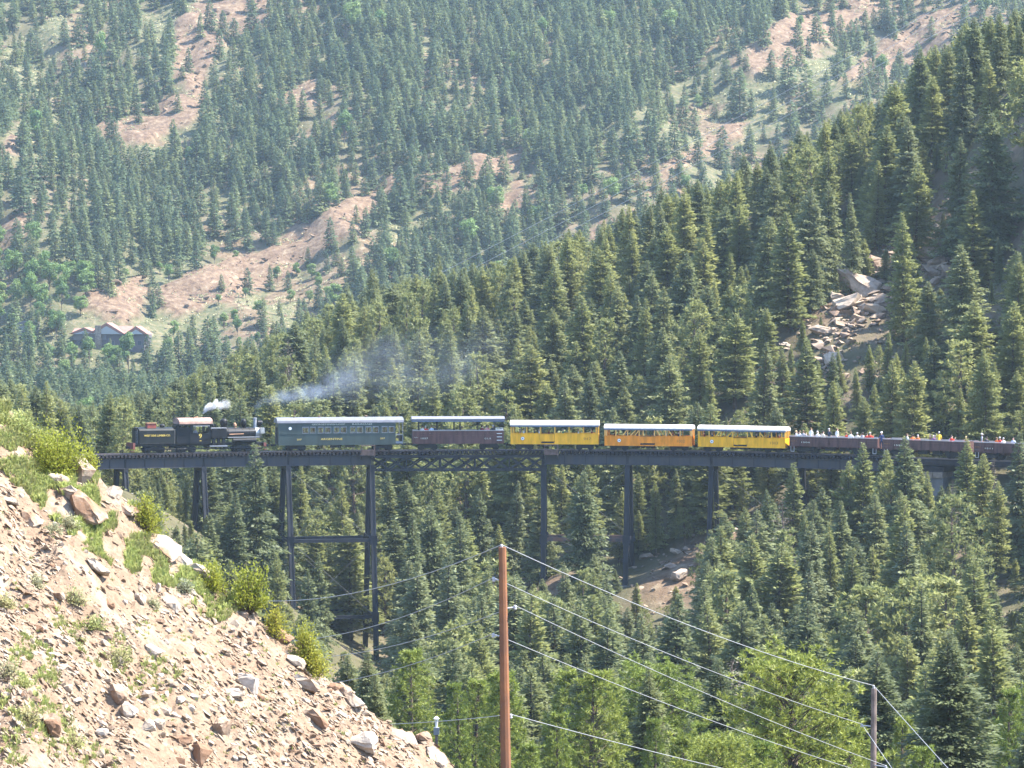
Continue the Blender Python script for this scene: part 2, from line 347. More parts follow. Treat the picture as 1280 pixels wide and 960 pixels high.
def grid_faces(nx, ny):
    i = np.arange(nx-1)[None, :]+np.arange(ny-1)[:, None]*nx; i = i.ravel()
    return np.stack([i, i+1, i+nx+1, i+nx], 1)
def build_ground():
    fx = np.concatenate([-np.geomspace(1600, 180, 26)[:-1], np.arange(-180, 180.1, 1.9), np.geomspace(180, 1600, 26)[1:]])
    fy = np.concatenate([np.arange(-300, 40, 17), np.arange(40, 330, 3.2), np.arange(330, 480, 1.5), np.arange(480, 940, 4.5), np.arange(940, 1300, 1.9), np.arange(1300, 2500, 30)])
    X, Y = np.meshgrid(fx, fy); Z = G(X, Y)
    r, g = bare_mask(X, Y, Z); far = Y > 900; r *= far; g *= far
    # rock bands stand proud and rough
    Z = Z+r*(fbm(X*.12, Y*.12, 4)-.3)*5.0
    V = np.stack([X, Y, Z], -1).reshape(-1, 3)
    m = bpy.data.materials.new('ground_cover'); m.use_nodes = True; t = m.node_tree; N = t.nodes; L = t.links; b = N['Principled BSDF']
    ge = N.new('ShaderNodeNewGeometry')
    def noise(s, d=6):
        n = N.new('ShaderNodeTexNoise'); n.inputs['Scale'].default_value = s; n.inputs['Detail'].default_value = d; n.inputs['Roughness'].default_value = .65; L.new(ge.outputs['Position'], n.inputs['Vector']); return n
    def ramp(src, *st):
        r_ = N.new('ShaderNodeValToRGB'); e = r_.color_ramp.elements
        while len(e) < len(st): e.new(.5)
        for i, (p, c) in enumerate(st): e[i].position = p; e[i].color = (*c, 1)
        L.new(src, r_.inputs[0]); return r_.outputs[0]
    def mix(f, a, b_):
        x = N.new('ShaderNodeMix'); x.data_type = 'RGBA'; L.new(f, x.inputs[0]); L.new(a, x.inputs[6]); L.new(b_, x.inputs[7]); return x.outputs[2]
    n1 = noise(.12); n2 = noise(.6, 8); n3 = noise(.05)
    floor = ramp(n1.outputs[0], (.36, (.06,.055,.03)), (.5, (.085,.078,.045)), (.62, (.13,.10,.07)))
    rock = ramp(n2.outputs[0], (.34, (.065,.042,.030)), (.48, (.115,.076,.050)), (.6, (.155,.112,.074)), (.72, (.24,.195,.14)))
    grass = ramp(n2.outputs[0], (.35, (.055,.065,.032)), (.5, (.085,.087,.045)), (.65, (.15,.125,.075)))
    ar = N.new('ShaderNodeAttribute'); ar.attribute_name = 'rocky'; ag = N.new('ShaderNodeAttribute'); ag.attribute_name = 'grassy'
    c = mix(ag.outputs['Fac'], floor, grass); c = mix(ar.outputs['Fac'], c, rock)
    L.new(c, b.inputs['Base Color']); b.inputs['Roughness'].default_value = .95; b.inputs['Specular IOR Level'].default_value = .1
    bp = N.new('ShaderNodeBump'); bp.inputs['Strength'].default_value = .7; bp.inputs['Distance'].default_value = .6; L.new(n2.outputs[0], bp.inputs['Height']); L.new(bp.outputs[0], b.inputs['Normal'])
    me = mesh_np('ground', V, grid_faces(len(fx), len(fy)), True, [m])
    # mid-hill bare dirt: the cutting under the bridge, behind the locomotive, round the boulders
    def near(cx, cy, r0): return np.exp(-(((X-cx)**2+(Y-cy)**2)/r0**2)**2)
    nz = fbm(X*.25, Y*.25, 3)
    mid = np.clip(near(18,398,6)+near(22,405,5)+near(41,447,13)+near(50,452,8)+near(-38,470,8)*.9+near(-21,440,8)*.7+near(2,405,5)+near(62,392,6), 0, 1)
    mid = mid*(nz > .38)+.75*((fbm(X*.06+4, Y*.06, 3) > .60) & far & (X > -140))
    gr = np.clip(g+.8*((fbm(X*.04+40, Y*.05+12, 3) > .55) & far), 0, 1)
    for nm, arr in (('rocky', np.clip(r+mid, 0, 1)), ('grassy', gr)):
        a = me.attributes.new(nm, 'FLOAT', 'POINT'); a.data.foreach_set('value', arr.ravel().astype(np.float32))
    o = link('ground', me); o['kind'] = 'structure'
build_ground()

# ------------------------------------------------------------------ foreground rock slope (a spur that falls to the right)
SKY = [(-300,250),(-60,440),(0,497),(30,520),(60,555),(115,582),(150,612),(180,652),(215,682),(250,712),(285,738),(330,768),(385,822),(432,850),(460,882),(500,905),(545,932),(590,962),(700,1045),(860,1150)]
_sx = []; _sz = []
for px, py in SKY: v = P(px, py, 90); _sx.append(v.x); _sz.append(v.z-.05)
def S(x, y):
    x = np.asarray(x, float); y = np.asarray(y, float)
    zc = np.interp(x, _sx, _sz); d = y-90
    z = zc+np.where(d < 0, .36*d, -.85*d)
    n = (fbm(x*.55+y*.25, y*.3-x*.1, 3)-.5)*1.0*np.clip(-d/4, 0, 1)
    n = n+(fbm(x*1.6+8, y*1.0+5, 4)-.5)*.42
    n = n+(fbm(x*5+3, y*3.2, 3)-.5)*.2
    q = x*.62-z*.0; n = n+(np.abs(fbm(y*1.3+x*.35, x*.45-y*.12+4, 3)-.5))*.4*np.clip(-d/2, 0, 1)-.05
    return z+n
def S1(x, y): return float(S(np.array([x]), np.array([y]))[0])
def hitS(px, py):
    d = ray(px, py); ys = np.arange(52, 93, .12); t = ys/d.y; x = d.x*t; z = CAMZ+d.z*t; s = S(x, ys); k = np.where(s > z)[0]
    if len(k) == 0: return None
    i = k[0]; return Vector((x[i], ys[i], s[i]))
def build_slope():
    fx = np.concatenate([np.arange(-40, -14, 1.0), np.arange(-14, 1.2, .085), np.arange(1.2, 6, .5)]); fy = np.concatenate([np.arange(46, 60, 1), np.arange(60, 92, .11), np.arange(92, 125, 1.5)])
    X, Y = np.meshgrid(fx, fy); Z = S(X, Y)
    Z = Z+(fbm(X*11, Y*7, 2)-.5)*.1
    me = mesh_np('hillside', np.stack([X, Y, Z], -1).reshape(-1, 3), grid_faces(len(fx), len(fy)), False, [rock_mat('scree_earth', (.345,.28,.215), (.285,.22,.162), (.20,.14,.095), .9, .9)])
    o = link('hillside', me); o['kind'] = 'structure'
build_slope()
# ------------------------------------------------------------------ bridge
def bridge():
    root = empty('railway_viaduct', track(0)+Vector((0,0,-1)), label='high dark steel viaduct on tall towers carrying the tourist train over the gorge', cat='bridge')
    inv = -root.location
    def part(mb, name, m, parent=root, **k):
        mb.v = [tuple(Vector(v)+inv) for v in mb.v]; o = mb.build(name, m, parent)
        for a, b in k.items(): o[a] = b
        return o
    ph0, ph1 = ph_at(112), ph_at(1106)
    # rails and timber deck
    n = 90; phs = [ph_at(60)+(ph_at(1330)-ph_at(60))*i/n for i in range(n+1)]
    for off in (-.457, .457):
        mb = MB()
        for a, b in zip(phs[:-1], phs[1:]): mb.bar(track(a, off)+Vector((0,0,-.06)), track(b, off)+Vector((0,0,-.06)), .07, .13)
        part(mb, 'rail', M['rail'])
    mb = MB(); k = int((ph1-ph0)*TR/.42)
    for i in range(k+1):
        ph = ph0+(ph1-ph0)*i/k; j = random.uniform(-.04, .04)
        mb.bar(track(ph, -1.55+j)+Vector((0,0,-.26)), track(ph, 1.55+j)+Vector((0,0,-.26)), .22, .25)
    part(mb, 'cross_ties', M['tie'], kind='stuff')
    for off in (-1.35, 1.35):
        mb = MB()
        for i in range(40):
            a = ph0+(ph1-ph0)*i/40; b = ph0+(ph1-ph0)*(i+1)/40
            mb.bar(track(a, off)+Vector((0,0,-.06)), track(b, off)+Vector((0,0,-.06)), .2, .15)
        part(mb, 'guard_timber', M['tie'])
    mb = MB()
    for i in range(int(k/1)):
        ph = ph0+(ph1-ph0)*(i+.5)/k
        for off in (-1.32, 1.32): mb.bar(track(ph, off-.05)+Vector((0,0,-.42)), track(ph, off+.05)+Vector((0,0,-.42)), .14, .2)
    part(mb, 'tie_blocks', M['tie'], kind='stuff')
    # spans: plate girders and the lattice truss
    B = [ph_at(p) for p in (112, 151, 250, 357, 463, 680, 786, 892, 1000, 1110)]
    ZT, ZG = -.5, -1.50
    for i, (a, b) in enumerate(zip(B[:-1], B[1:])):
        if i == 4: continue
        for off in (-1.15, 1.15):
            g = MB(); A = track(a, off); C_ = track(b, off); up = Vector((0,0,1))
            e = (C_-A).normalized()*.012; A = A+e; C_ = C_-e
            g.bar(A+up*(ZT+ZG)/2, C_+up*(ZT+ZG)/2, .03, ZT-ZG-.06)
            o = part(g, 'plate_girder', M['girder'])
            for zz, tag_ in ((ZT-.02, 'flange'), (ZG+.02, 'flange')):
                f = MB(); f.bar(A+up*zz, C_+up*zz, .34, .05); f.v = [tuple(Vector(v)+inv) for v in f.v]; f.build('flange', M['girder'], o)
            L_ = (C_-A).length; ns = max(2, round(L_/2.25))
            for s in range(ns+1):
                q = A+(C_-A)*(s/ns); q = q+(C_-A).normalized()*(.06 if s == 0 else (-.06 if s == ns else 0))
                f = MB(); f.bar(q+up*(ZG+.05), q+up*(ZT-.05), .16, .08, up=(C_-A).normalized()); f.v = [tuple(Vector(v)+inv) for v in f.v]; f.build('stiffener', M['legsteel'], o)
        # cross frames between girders
        mb = MB()
        for s in range(4):
            ph = a+(b-a)*(s+.5)/4
            mb.bar(track(ph, -1.1)+Vector((0,0,-.75)), track(ph, 1.1)+Vector((0,0,-1.35)), .08, .08); mb.bar(track(ph, -1.1)+Vector((0,0,-1.35)), track(ph, 1.1)+Vector((0,0,-.75)), .08, .08)
        part(mb, 'cross_frame', M['legsteel'], kind='stuff')
    a, b = B[4], B[5]; ZB = -2.08
    for off in (-1.15, 1.15):
        A = track(a, off); C_ = track(b, off); up = Vector((0,0,1)); D = C_-A
        for zz, nm, h in ((-.66, 'top_chord', .26), (ZB, 'bottom_chord', .2)):
            f = MB(); f.bar(A+up*zz, C_+up*zz, .26, h); part(f, nm, M['legsteel'])
        NP = 5
        for s in range(NP+1):
            q = A+D*(s/NP); q = q+D.normalized()*(.1 if s == 0 else (-.1 if s == NP else 0))
            f = MB(); f.bar(q+up*(ZB+.1), q+up*(-.79), .2, .14, up=D); part(f, 'truss_post', M['legsteel'])
            if s < NP:
                for h in (0, 1):
                    q0 = A+D*((s+.03+h*.47)/NP); q1 = A+D*((s+.5+h*.47)/NP)
                    for k2, (u, v) in enumerate(((ZB+.1, -.79), (-.79, ZB+.1))):
                        sh = Vector((0, .03 if k2 else -.03, 0)); f = MB(); f.bar(q0+up*u+sh, q1+up*v+sh, .05, .17); part(f, 'lattice_bar', M['legsteel'])
    mb = MB()
    for s in range(10):
        ph = a+(b-a)*(s+.5)/10; mb.bar(track(ph, -1.0)+Vector((0,0,ZB)), track(ph, 1.0)+Vector((0,0,ZB)), .1, .08)
        ph2 = a+(b-a)*(s+1)/10; mb.bar(track(ph, -1.0)+Vector((0,0,ZB)), track(ph2, 1.0)+Vector((0,0,ZB)), .07, .05)
    part(mb, 'bottom_bracing', M['legsteel'], kind='stuff')
    # bents: two battered legs each
    bents = {}
    for i in range(1, 9):
        ph = B[i]; up = Vector((0,0,1)); ztop = (ZG-.03) if i not in (4, 5) else ZG-.03
        legs = []
        for sgn in (-1, 1):
            top = track(ph, sgn*1.15)+up*ztop
            dirv = (track(ph, sgn*2)-track(ph, sgn*1)).normalized()
            # slide down until the ground
            q = Vector(top)
            while q.z > G1(q.x, q.y)-.2 and q.z > -40: q = q+dirv*(.17*.25)-up*.25
            legs.append((top, q, dirv))
            tang = Vector((math.cos(ph), -math.sin(ph), 0))
            f = MB(); wd = .52 if i in (2, 3, 4, 5, 6) else .46
            f.bar(top, q, wd*.62, .34, up=tang)
            for s2 in (-1, 1): f.bar(top+tang*s2*wd*.40, q+tang*s2*wd*.40, .46, .11, up=tang)
            lg = part(f, 'tower_leg', M['legsteel'])
            fb = MB(); fb.box(q.x-.6, q.x+.6, q.y-.6, q.y+.6, q.z-1.2, q.z+.25); part(fb, 'footing', M['concrete'])
        # cap beam, bent X bracing
        f = MB(); f.bar(legs[0][0]+up*(-.18)-legs[1][2]*.3, legs[1][0]+up*(-.18)+legs[1][2]*.3, .5, .3); part(f, 'cap_beam', M['legsteel'])
        bents[i] = legs
    def at(leg, z):
        t, q, _ = leg; k = (t.z-z)/(t.z-q.z); return t+(q-t)*k
    for i, legs in bents.items():
        zb = max(legs[0][1].z, legs[1][1].z); zs = [-1.9]+[z for z in (-9.3, -17.2) if z > zb+1]+[zb+.4]
        for z0, z1 in zip(zs[:-1], zs[1:]):
            for u, v in ((0, 1), (1, 0)):
                f = MB(); f.tube(at(legs[u], z0), at(legs[v], z1), .012, n=5); part(f, 'brace_rod', M['rod'])
            if z1 in (-9.3, -17.2):
                f = MB(); f.bar(at(legs[0], z1), at(legs[1], z1), .3, .3); part(f, 'bent_strut', M['legsteel'])
    for t0, t1 in ((1, 2), (3, 4), (5, 6), (7, 8)):
        for sd in (0, 1):
            la, lb = bents[t0][sd], bents[t1][sd]; zb = max(la[1].z, lb[1].z)
            zs = [-1.8]+[z for z in (-9.3, -17.2) if z > zb-2]
            for z in zs[1:]:
                f = MB(); a_ = at(la, z); b_ = at(lb, z); d = (b_-a_).normalized()
                f.bar(a_+d*.35, b_-d*.35, .28, .36)
                part(f, 'tower_strut', M['rust'] if t0 == 5 else M['legsteel'])
                for q in (a_, b_):
                    f = MB(); f.bar(q+Vector((0,-.25,.5)), q+Vector((0,-.25,-.5)), .8, .04, up=(0,1,0)); part(f, 'gusset_plate', M['legsteel'])
            zz = zs+([zb+.5] if zs[-1] > zb+3 else [])
            for z0, z1 in zip(zz[:-1], zz[1:]):
                for u, v in ((la, lb), (lb, la)):
                    f = MB(); f.tube(at(u, z0), at(v, z1), .013, n=5); part(f, 'brace_rod', M['rod'])
    # refuge platforms on the near side
    for k, px in enumerate((456, 690)):
        ph = ph_at(px); o = empty('refuge_platform', track(ph, -2.1)+Vector((0,0,-.45))+inv+root.location, -ph); o.parent = root; o.location = track(ph, -2.1)+Vector((0,0,-.45))+inv
        f = MB(); f.box(-.7,.7,-.55,.55,0,.1); f.build('plank_floor', M['platform'], o)
        for z in (.55, 1.05):
            f = MB(); f.box(-.72,.72,-.62,-.55,z-.05,z+.05); f.build('hand_rail', M['platform'], o)
        for x in (-.68,.68):
            f = MB(); f.box(x-.05,x+.05,-.55,-.47,.1,1.1); f.build('rail_post', M['platform'], o)
            f = MB(); f.bar((x,-.5,0),(x,.9,-.5),.07,.07); f.build('bracket', M['rod'], o)
        f = MB(); f.box(-.62,.62,-.45,-.4,.1,.5); f.build('kick_board', M['platform'], o)
    # abutment and the walled embankment beyond
    ab = empty('stone_abutment', track(B[9])+Vector((0,0,-8)), -B[9], label='grey concrete abutment half hidden by pines at the uphill end of the viaduct', cat='abutment')
    f = MB(); f.prism([(0,-1.5),(6.6,-1.5),(6.6,5.9),(-.0,5.9)], -1.7, 2.6); f.build('wall', M['concrete'], ab)
    for k4 in range(6):
        f = MB(); f.box(.03+k4*1.1, 1.07+k4*1.1, -1.85, 2.7, 5.92, 6.5); f.build('cap_stone', M['stone'], ab)
    f = MB(); f.box(.1,6.6,-1.5,2.4,6.5,7.05); f.build('ballast_kerb', M['tie'], ab)
    # ballast bed on solid ground beyond both ends
    for pa, pb in ((ph_at(1106), ph_at(1340)), (ph_at(50), ph0)):
        mb = MB(); kk = 30
        for i in range(kk):
            a = pa+(pb-pa)*i/kk; b = pa+(pb-pa)*(i+1)/kk
            mb.bar(track(a)+Vector((0,0,-.42)), track(b)+Vector((0,0,-.42)), 3.0, .5)
        o = mb.build('track_bed', M['tie']); o['kind'] = 'structure'
bridge()

# ------------------------------------------------------------------ lettering
_fc = {}
def text(parent, s, x, y, z, h, m, width=None, back=False, name='lettering'):
    key = (s, h, width)
    if key not in _fc:
        c = bpy.data.curves.new('t', 'FONT'); c.body = s; c.size = h*1.38; c.align_x = 'CENTER'; c.align_y = 'CENTER'; c.extrude = .006; c.resolution_u = 2
        o = bpy.data.objects.new('t', c); COL.objects.link(o); bpy.context.view_layer.update()
        me = bpy.data.meshes.new_from_object(o.evaluated_get(bpy.context.evaluated_depsgraph_get())); bpy.data.objects.remove(o); bpy.data.curves.remove(c)
        if width:
            xs = [v.co.x for v in me.vertices]; k = width/(max(xs)-min(xs))
            for v in me.vertices: v.co.x *= k
        _fc[key] = me
    me = _fc[key]; me.materials.clear(); me.materials.append(m)
    return link(name, me, parent, (x, y, z), (math.pi/2, 0, 0))

# ------------------------------------------------------------------ train
W2 = 1.15
def truck(root, x, wheelbase=1.35, r=.33):
    f = MB(); 
    for sy in (-.80, .80):
        f.prism([(x-wheelbase/2-.35,.38),(x-wheelbase/2-.25,.55),(x-.25,.66),(x+.25,.66),(x+wheelbase/2+.25,.55),(x+wheelbase/2+.35,.38),(x+.3,.22),(x-.3,.22)], sy-.06, sy+.06)
    f.box(x-.2,x+.2,-.75,.75,.35,.62)
    t = f.build('truck', M['iron'], root)
    for sx in (-1, 1):
        w_ = MB()
        for sy in (-1, 1):
            w_.tube((x+sx*wheelbase/2, sy*.42, r), (x+sx*wheelbase/2, sy*.54, r), r, n=16); w_.tube((x+sx*wheelbase/2, sy*.40, r), (x+sx*wheelbase/2, sy*.42, r), r+.03, n=16)
            w_.box(x+sx*wheelbase/2-.12, x+sx*wheelbase/2+.12, sy*.8-.12, sy*.8+.12, r-.08, r+.14)
        w_.tube((x+sx*wheelbase/2, -.7, r), (x+sx*wheelbase/2, .7, r), .06, n=6)
        w_.build('wheelset', M['iron'], t)
def couplers(root, L, z=.62):
    for s in (-1, 1):
        f = MB(); f.box(min(s*L/2, s*(L/2+.42)), max(s*L/2, s*(L/2+.42)), -.08, .08, z-.09, z+.09); f.box(min(s*(L/2+.38), s*(L/2+.52)), max(s*(L/2+.38), s*(L/2+.52)), -.14, .14, z-.14, z+.14)
        f.build('coupler', M['iron'], root)
def place(name, pa, pb, **k):
    a = ph_at(pa); b = ph_at(pb); A = track(a); B = track(b); mid = (A+B)/2; L = (B-A).length
    rz = math.atan2(B.y-A.y, B.x-A.x); o = empty(name, mid, rz, **k); o.rotation_euler = (0, -math.asin((B.z-A.z)/L), rz)
    return o, L
def arched_roof(root, x0, x1, ze, zt, hw, m, name='roof', edge=None, ry=.0):
    n = 10; pts = []
    for i in range(n+1):
        t = math.pi*i/n; pts.append((-hw*math.cos(t), ze+(zt-ze)*math.sin(t)**.8))
    pts += [(hw, ze-.06), (-hw, ze-.06)]
    f = MB(); f.prismx(pts, x0, x1); o = f.build(name, m, root)
    if edge:
        for s in (-1, 1):
            e = MB(); e.box(x0+.03, x1-.03, s*(hw-.05)-.03, s*(hw-.05)+.03, ze-.19, ze-.065); e.build('eave_board', edge, o)
    return o
def bench_rows(root, x0, x1, n, zf, m, hw=.95):
    for i in range(n):
        x = x0+(x1-x0)*(i+.5)/n
        f = MB(); f.box(x-.22, x+.22, -hw, hw, zf+.36, zf+.42); f.box(x-.04, x+.03, -hw, hw, zf+.42, zf+.95); f.build('bench', m, root)

# --- green coach
def green_coach():
    o, L = place('enclosed_coach', 344.5, 502, label='dark green enclosed coach with grey roof right behind the steam locomotive', cat='railway coach')
    bx1 = L/2-.85; x0 = -L/2+.12
    body = MB()
    for s in (-1, 1):
        y0, y1 = (s*W2-.03, s*W2+.03)
        body.box(x0, bx1, y0, y1, .62, 1.86); body.box(x0, bx1, y0, y1, 2.58, 2.98)
    body.box(x0, bx1, -W2+.03, W2-.03, .62, .78); 
    for x in (x0, bx1): body.box(x-.03 if x > 0 else x, x if x > 0 else x+.03, -W2+.03, W2-.03, .78, 2.98)
    # windows in pixels measured along the side
    wins = [(375.3,383.8),(384.8,392.2),(394.8,402.2),(403.2,411.5),(414.5,422),(423,431),(434.8,442),(443,451.3),(454,462),(463,470.8),(474.5,482),(483.2,490.5)]
    sc = L/(502-344.5)
    wx = [((a-344.5)*sc-L/2, (b-344.5)*sc-L/2) for a, b in wins]
    xs = [x0]+[v for p in wx for v in p]+[bx1]
    for s in (-1, 1):
        for a, b in zip(xs[0::2], xs[1::2]): body.box(a, b, s*W2-.03, s*W2+.03, 1.86, 2.58)
        body.box(x0, bx1, s*W2-.05, s*W2+.05, 1.80, 1.855)      # belt rail
    b = body.build('body', M['coach'], o)
    for s in (-1, 1):
        for a, c in wx:
            f = MB(); y = s*(W2-.01)
            f.box(a, a+.05, y-.02, y+.02, 1.87, 2.57); f.box(c-.05, c, y-.02, y+.02, 1.87, 2.57); f.box(a+.05, c-.05, y-.02, y+.02, 2.47, 2.57); f.box(a+.05, c-.05, y-.02, y+.02, 1.87, 1.92)
            fr = f.build('window', M['greypaint'], o)
            g = MB(); g.box(a+.05, c-.05, y-.006, y+.006, 1.92, 2.47); g.build('pane', M['glass'], fr)
    arched_roof(o, -L/2-.02, L/2+.02, 2.99, 3.52, W2+.1, M['coachroof'], edge=None)
    f = MB(); f.tube((-L/2+1.9,-.2,3.4),(-L/2+1.95,-.2,4.15),.07,.06); f.tube((-L/2+1.95,-.2,4.15),(-L/2+1.95,-.2,4.27),.12,.1); f.build('stove_pipe', M['bark'], o)
    for x in (-L/2+4.6, L/2-3.8):
        f = MB(); f.lathe((x,0,3.48),[(.14,0),(.14,.1),(.2,.12),(.05,.22)]); f.build('roof_vent', M['bark'], o)
    f = MB(); f.lathe((0,0,0),[(.16,0),(.16,.03)],16); q = f.build('round_plaque', M['white'], o, loc=(-L/2+1.35,-W2-.032,2.4), rot=(math.pi/2,0,0))
    # end platform
    f = MB(); f.box(bx1, L/2, -W2+.05, W2-.05, .62, .72); f.build('end_platform', M['iron'], o)
    for y in (-1.05, 1.05):
        f = MB(); f.box(L/2-.1, L/2-.04, y-.03, y+.03, .72, 2.93); f.build('platform_post', M['greypaint'], o)
        f = MB(); f.box(bx1+.03, L/2-.1, y-.02, y+.02, 1.62, 1.68); f.box(bx1+.03, L/2-.1, y-.02, y+.02, .74, .95); f.build('railing', M['greypaint'], o)
    f = MB(); f.box(L/2-.08, L/2-.05, -1.0, 1.0, .9, 1.6); f.build('end_gate', M['iron'], o)
    f = MB(); f.box(-L/2, x0, -.5, .5, .8, 2.5); f.build('end_door', M['iron'], o)
    for x, w_ in ((-L/2+4.5+1.6, .8), (-.2, .6), (1.1, 1.0)):
        f = MB(); f.box(x-w_/2, x+w_/2, -.9, -.2, .34, .615); f.build('underfloor_box', M['iron'], o)
    truck(o, -L/2+2.1); truck(o, L/2-2.1); couplers(o, L)
    text(o, 'GEORGETOWN LOOP', -L/2+(408-344.5)*sc, -W2-.035, 2.8, .17, M['pale'], 3.5); text(o, 'RAILROAD', -L/2+(450-344.5)*sc, -W2-.035, 2.8, .17, M['pale'], 2.1)
    text(o, 'ARGENTINE', -L/2+(412-344.5)*sc, -W2-.035, 1.25, .2, M['gold'], 2.3); text(o, '207', -L/2+(371.5-344.5)*sc, -W2-.035, 1.22, .17, M['gold'], .5); text(o, '207', -L/2+(475.5-344.5)*sc, -W2-.035, 1.28, .17, M['gold'], .5)
    for i in range(8):
        x = -L/2+2.9+i*1.15; f = MB(); f.box(x-.2, x+.2, -1.0, -.15, 1.2, 1.28); f.box(x-.03, x+.03, -1.0, -.15, 1.28, 2.0); f.box(x-.2, x+.2, .15, 1.0, 1.2, 1.28); f.box(x-.03, x+.03, .15, 1.0, 1.28, 2.0); f.build('seat', M['under'], o)
    return o, L
coach, LC = green_coach()

def open_brown():
    o, L = place('covered_open_car', 515.2, 629, label='open-sided brown plank car under a flat grey canopy, next to the green coach', cat='railway car')
    f = MB(); f.box(-L/2, L/2, -W2, W2, .68, .86); f.build('floor', M['brown'], o)
    n = 13
    for s in (-1, 1):                                     # side boards one over another, ribs between
        for k in range(5):
            g = MB(); g.box(-L/2, L/2, s*(W2-.02)-.03, s*(W2-.02)+.03, .865+k*.235, 1.09+k*.235); g.build('side_board', M['brown'], o)
        for i in range(n+1):
            x = -L/2+.08+(L-.16)*i/n; g = MB(); g.box(x-.05, x+.05, s*W2+(.012 if s > 0 else -.07), s*W2+(.07 if s > 0 else -.012), .72, 2.0); g.build('side_stake', M['brown'], o)
        g = MB(); g.box(-L/2, L/2, s*W2-.08, s*W2+.06, 2.045, 2.11); g.build('top_rail', M['grayrail'], o)
    for x in (-L/2+.03, L/2-.03):
        g = MB(); g.box(x-.03, x+.03, -W2+.06, W2-.06, .865, 2.03); g.build('end_board', M['brown'], o)
    sc = L/(629-515.2)
    for px in (523.2, 546, 567.4, 575, 596.8, 618):
        x = (px-515.2)*sc-L/2
        for s in (-1, 1):
            g = MB(); g.box(x-.04, x+.04, s*1.0-.04, s*1.0+.04, .87, 3.1); g.build('roof_post', M['iron'], o)
    g = MB(); x0, x1 = -L/2-.1, L/2+.1
    g.prismx([(-1.25,3.12),(1.25,3.12),(1.25,3.3),(.6,3.52),(-.6,3.52),(-1.25,3.3)], x0, x1); rf = g.build('canopy', M['groof'], o)
    for s in (-1, 1):
        g = MB(); g.box(x0+.02, x1-.02, s*1.2-.03, s*1.2+.03, 3.0, 3.115); g.build('eave_board', M['under'], rf)
    for z in (1.05, 1.4, 1.75):
        g = MB(); g.box(L/2-.75, L/2-.2, -W2-.13, -W2-.10, z-.03, z+.03); g.build('ladder_rung', M['white'], o)
    g = MB(); g.box(L/2-.85, L/2-.1, -W2-.03, -W2+.03, 2.12, 2.17); g.box(L/2-.85, L/2-.1, -W2-.03, -W2+.03, 2.30, 2.35); g.box(L/2-.13, L/2-.08, -W2-.03, -W2+.03, 2.17, 2.3); g.box(L/2-.85, L/2-.8, -W2-.03, -W2+.03, 2.17, 2.3); g.build('grab_frame', M['white'], o)
    bench_rows(o, -L/2+.6, L/2-.8, 9, 1.15, M['wood'])
    truck(o, -L/2+1.6); truck(o, L/2-1.5); couplers(o, L)
    text(o, 'D & R G', -L/2+.35, -W2-.08, 1.35, .11, M['pale'], .4); text(o, '1027', -L/2+1.2, -W2-.08, 1.25, .16, M['pale'], .75); text(o, 'G L R', L/2-1.7, -W2-.08, 1.22, .16, M['pale'], .7)
    return o, L
ocar, LO = open_brown()

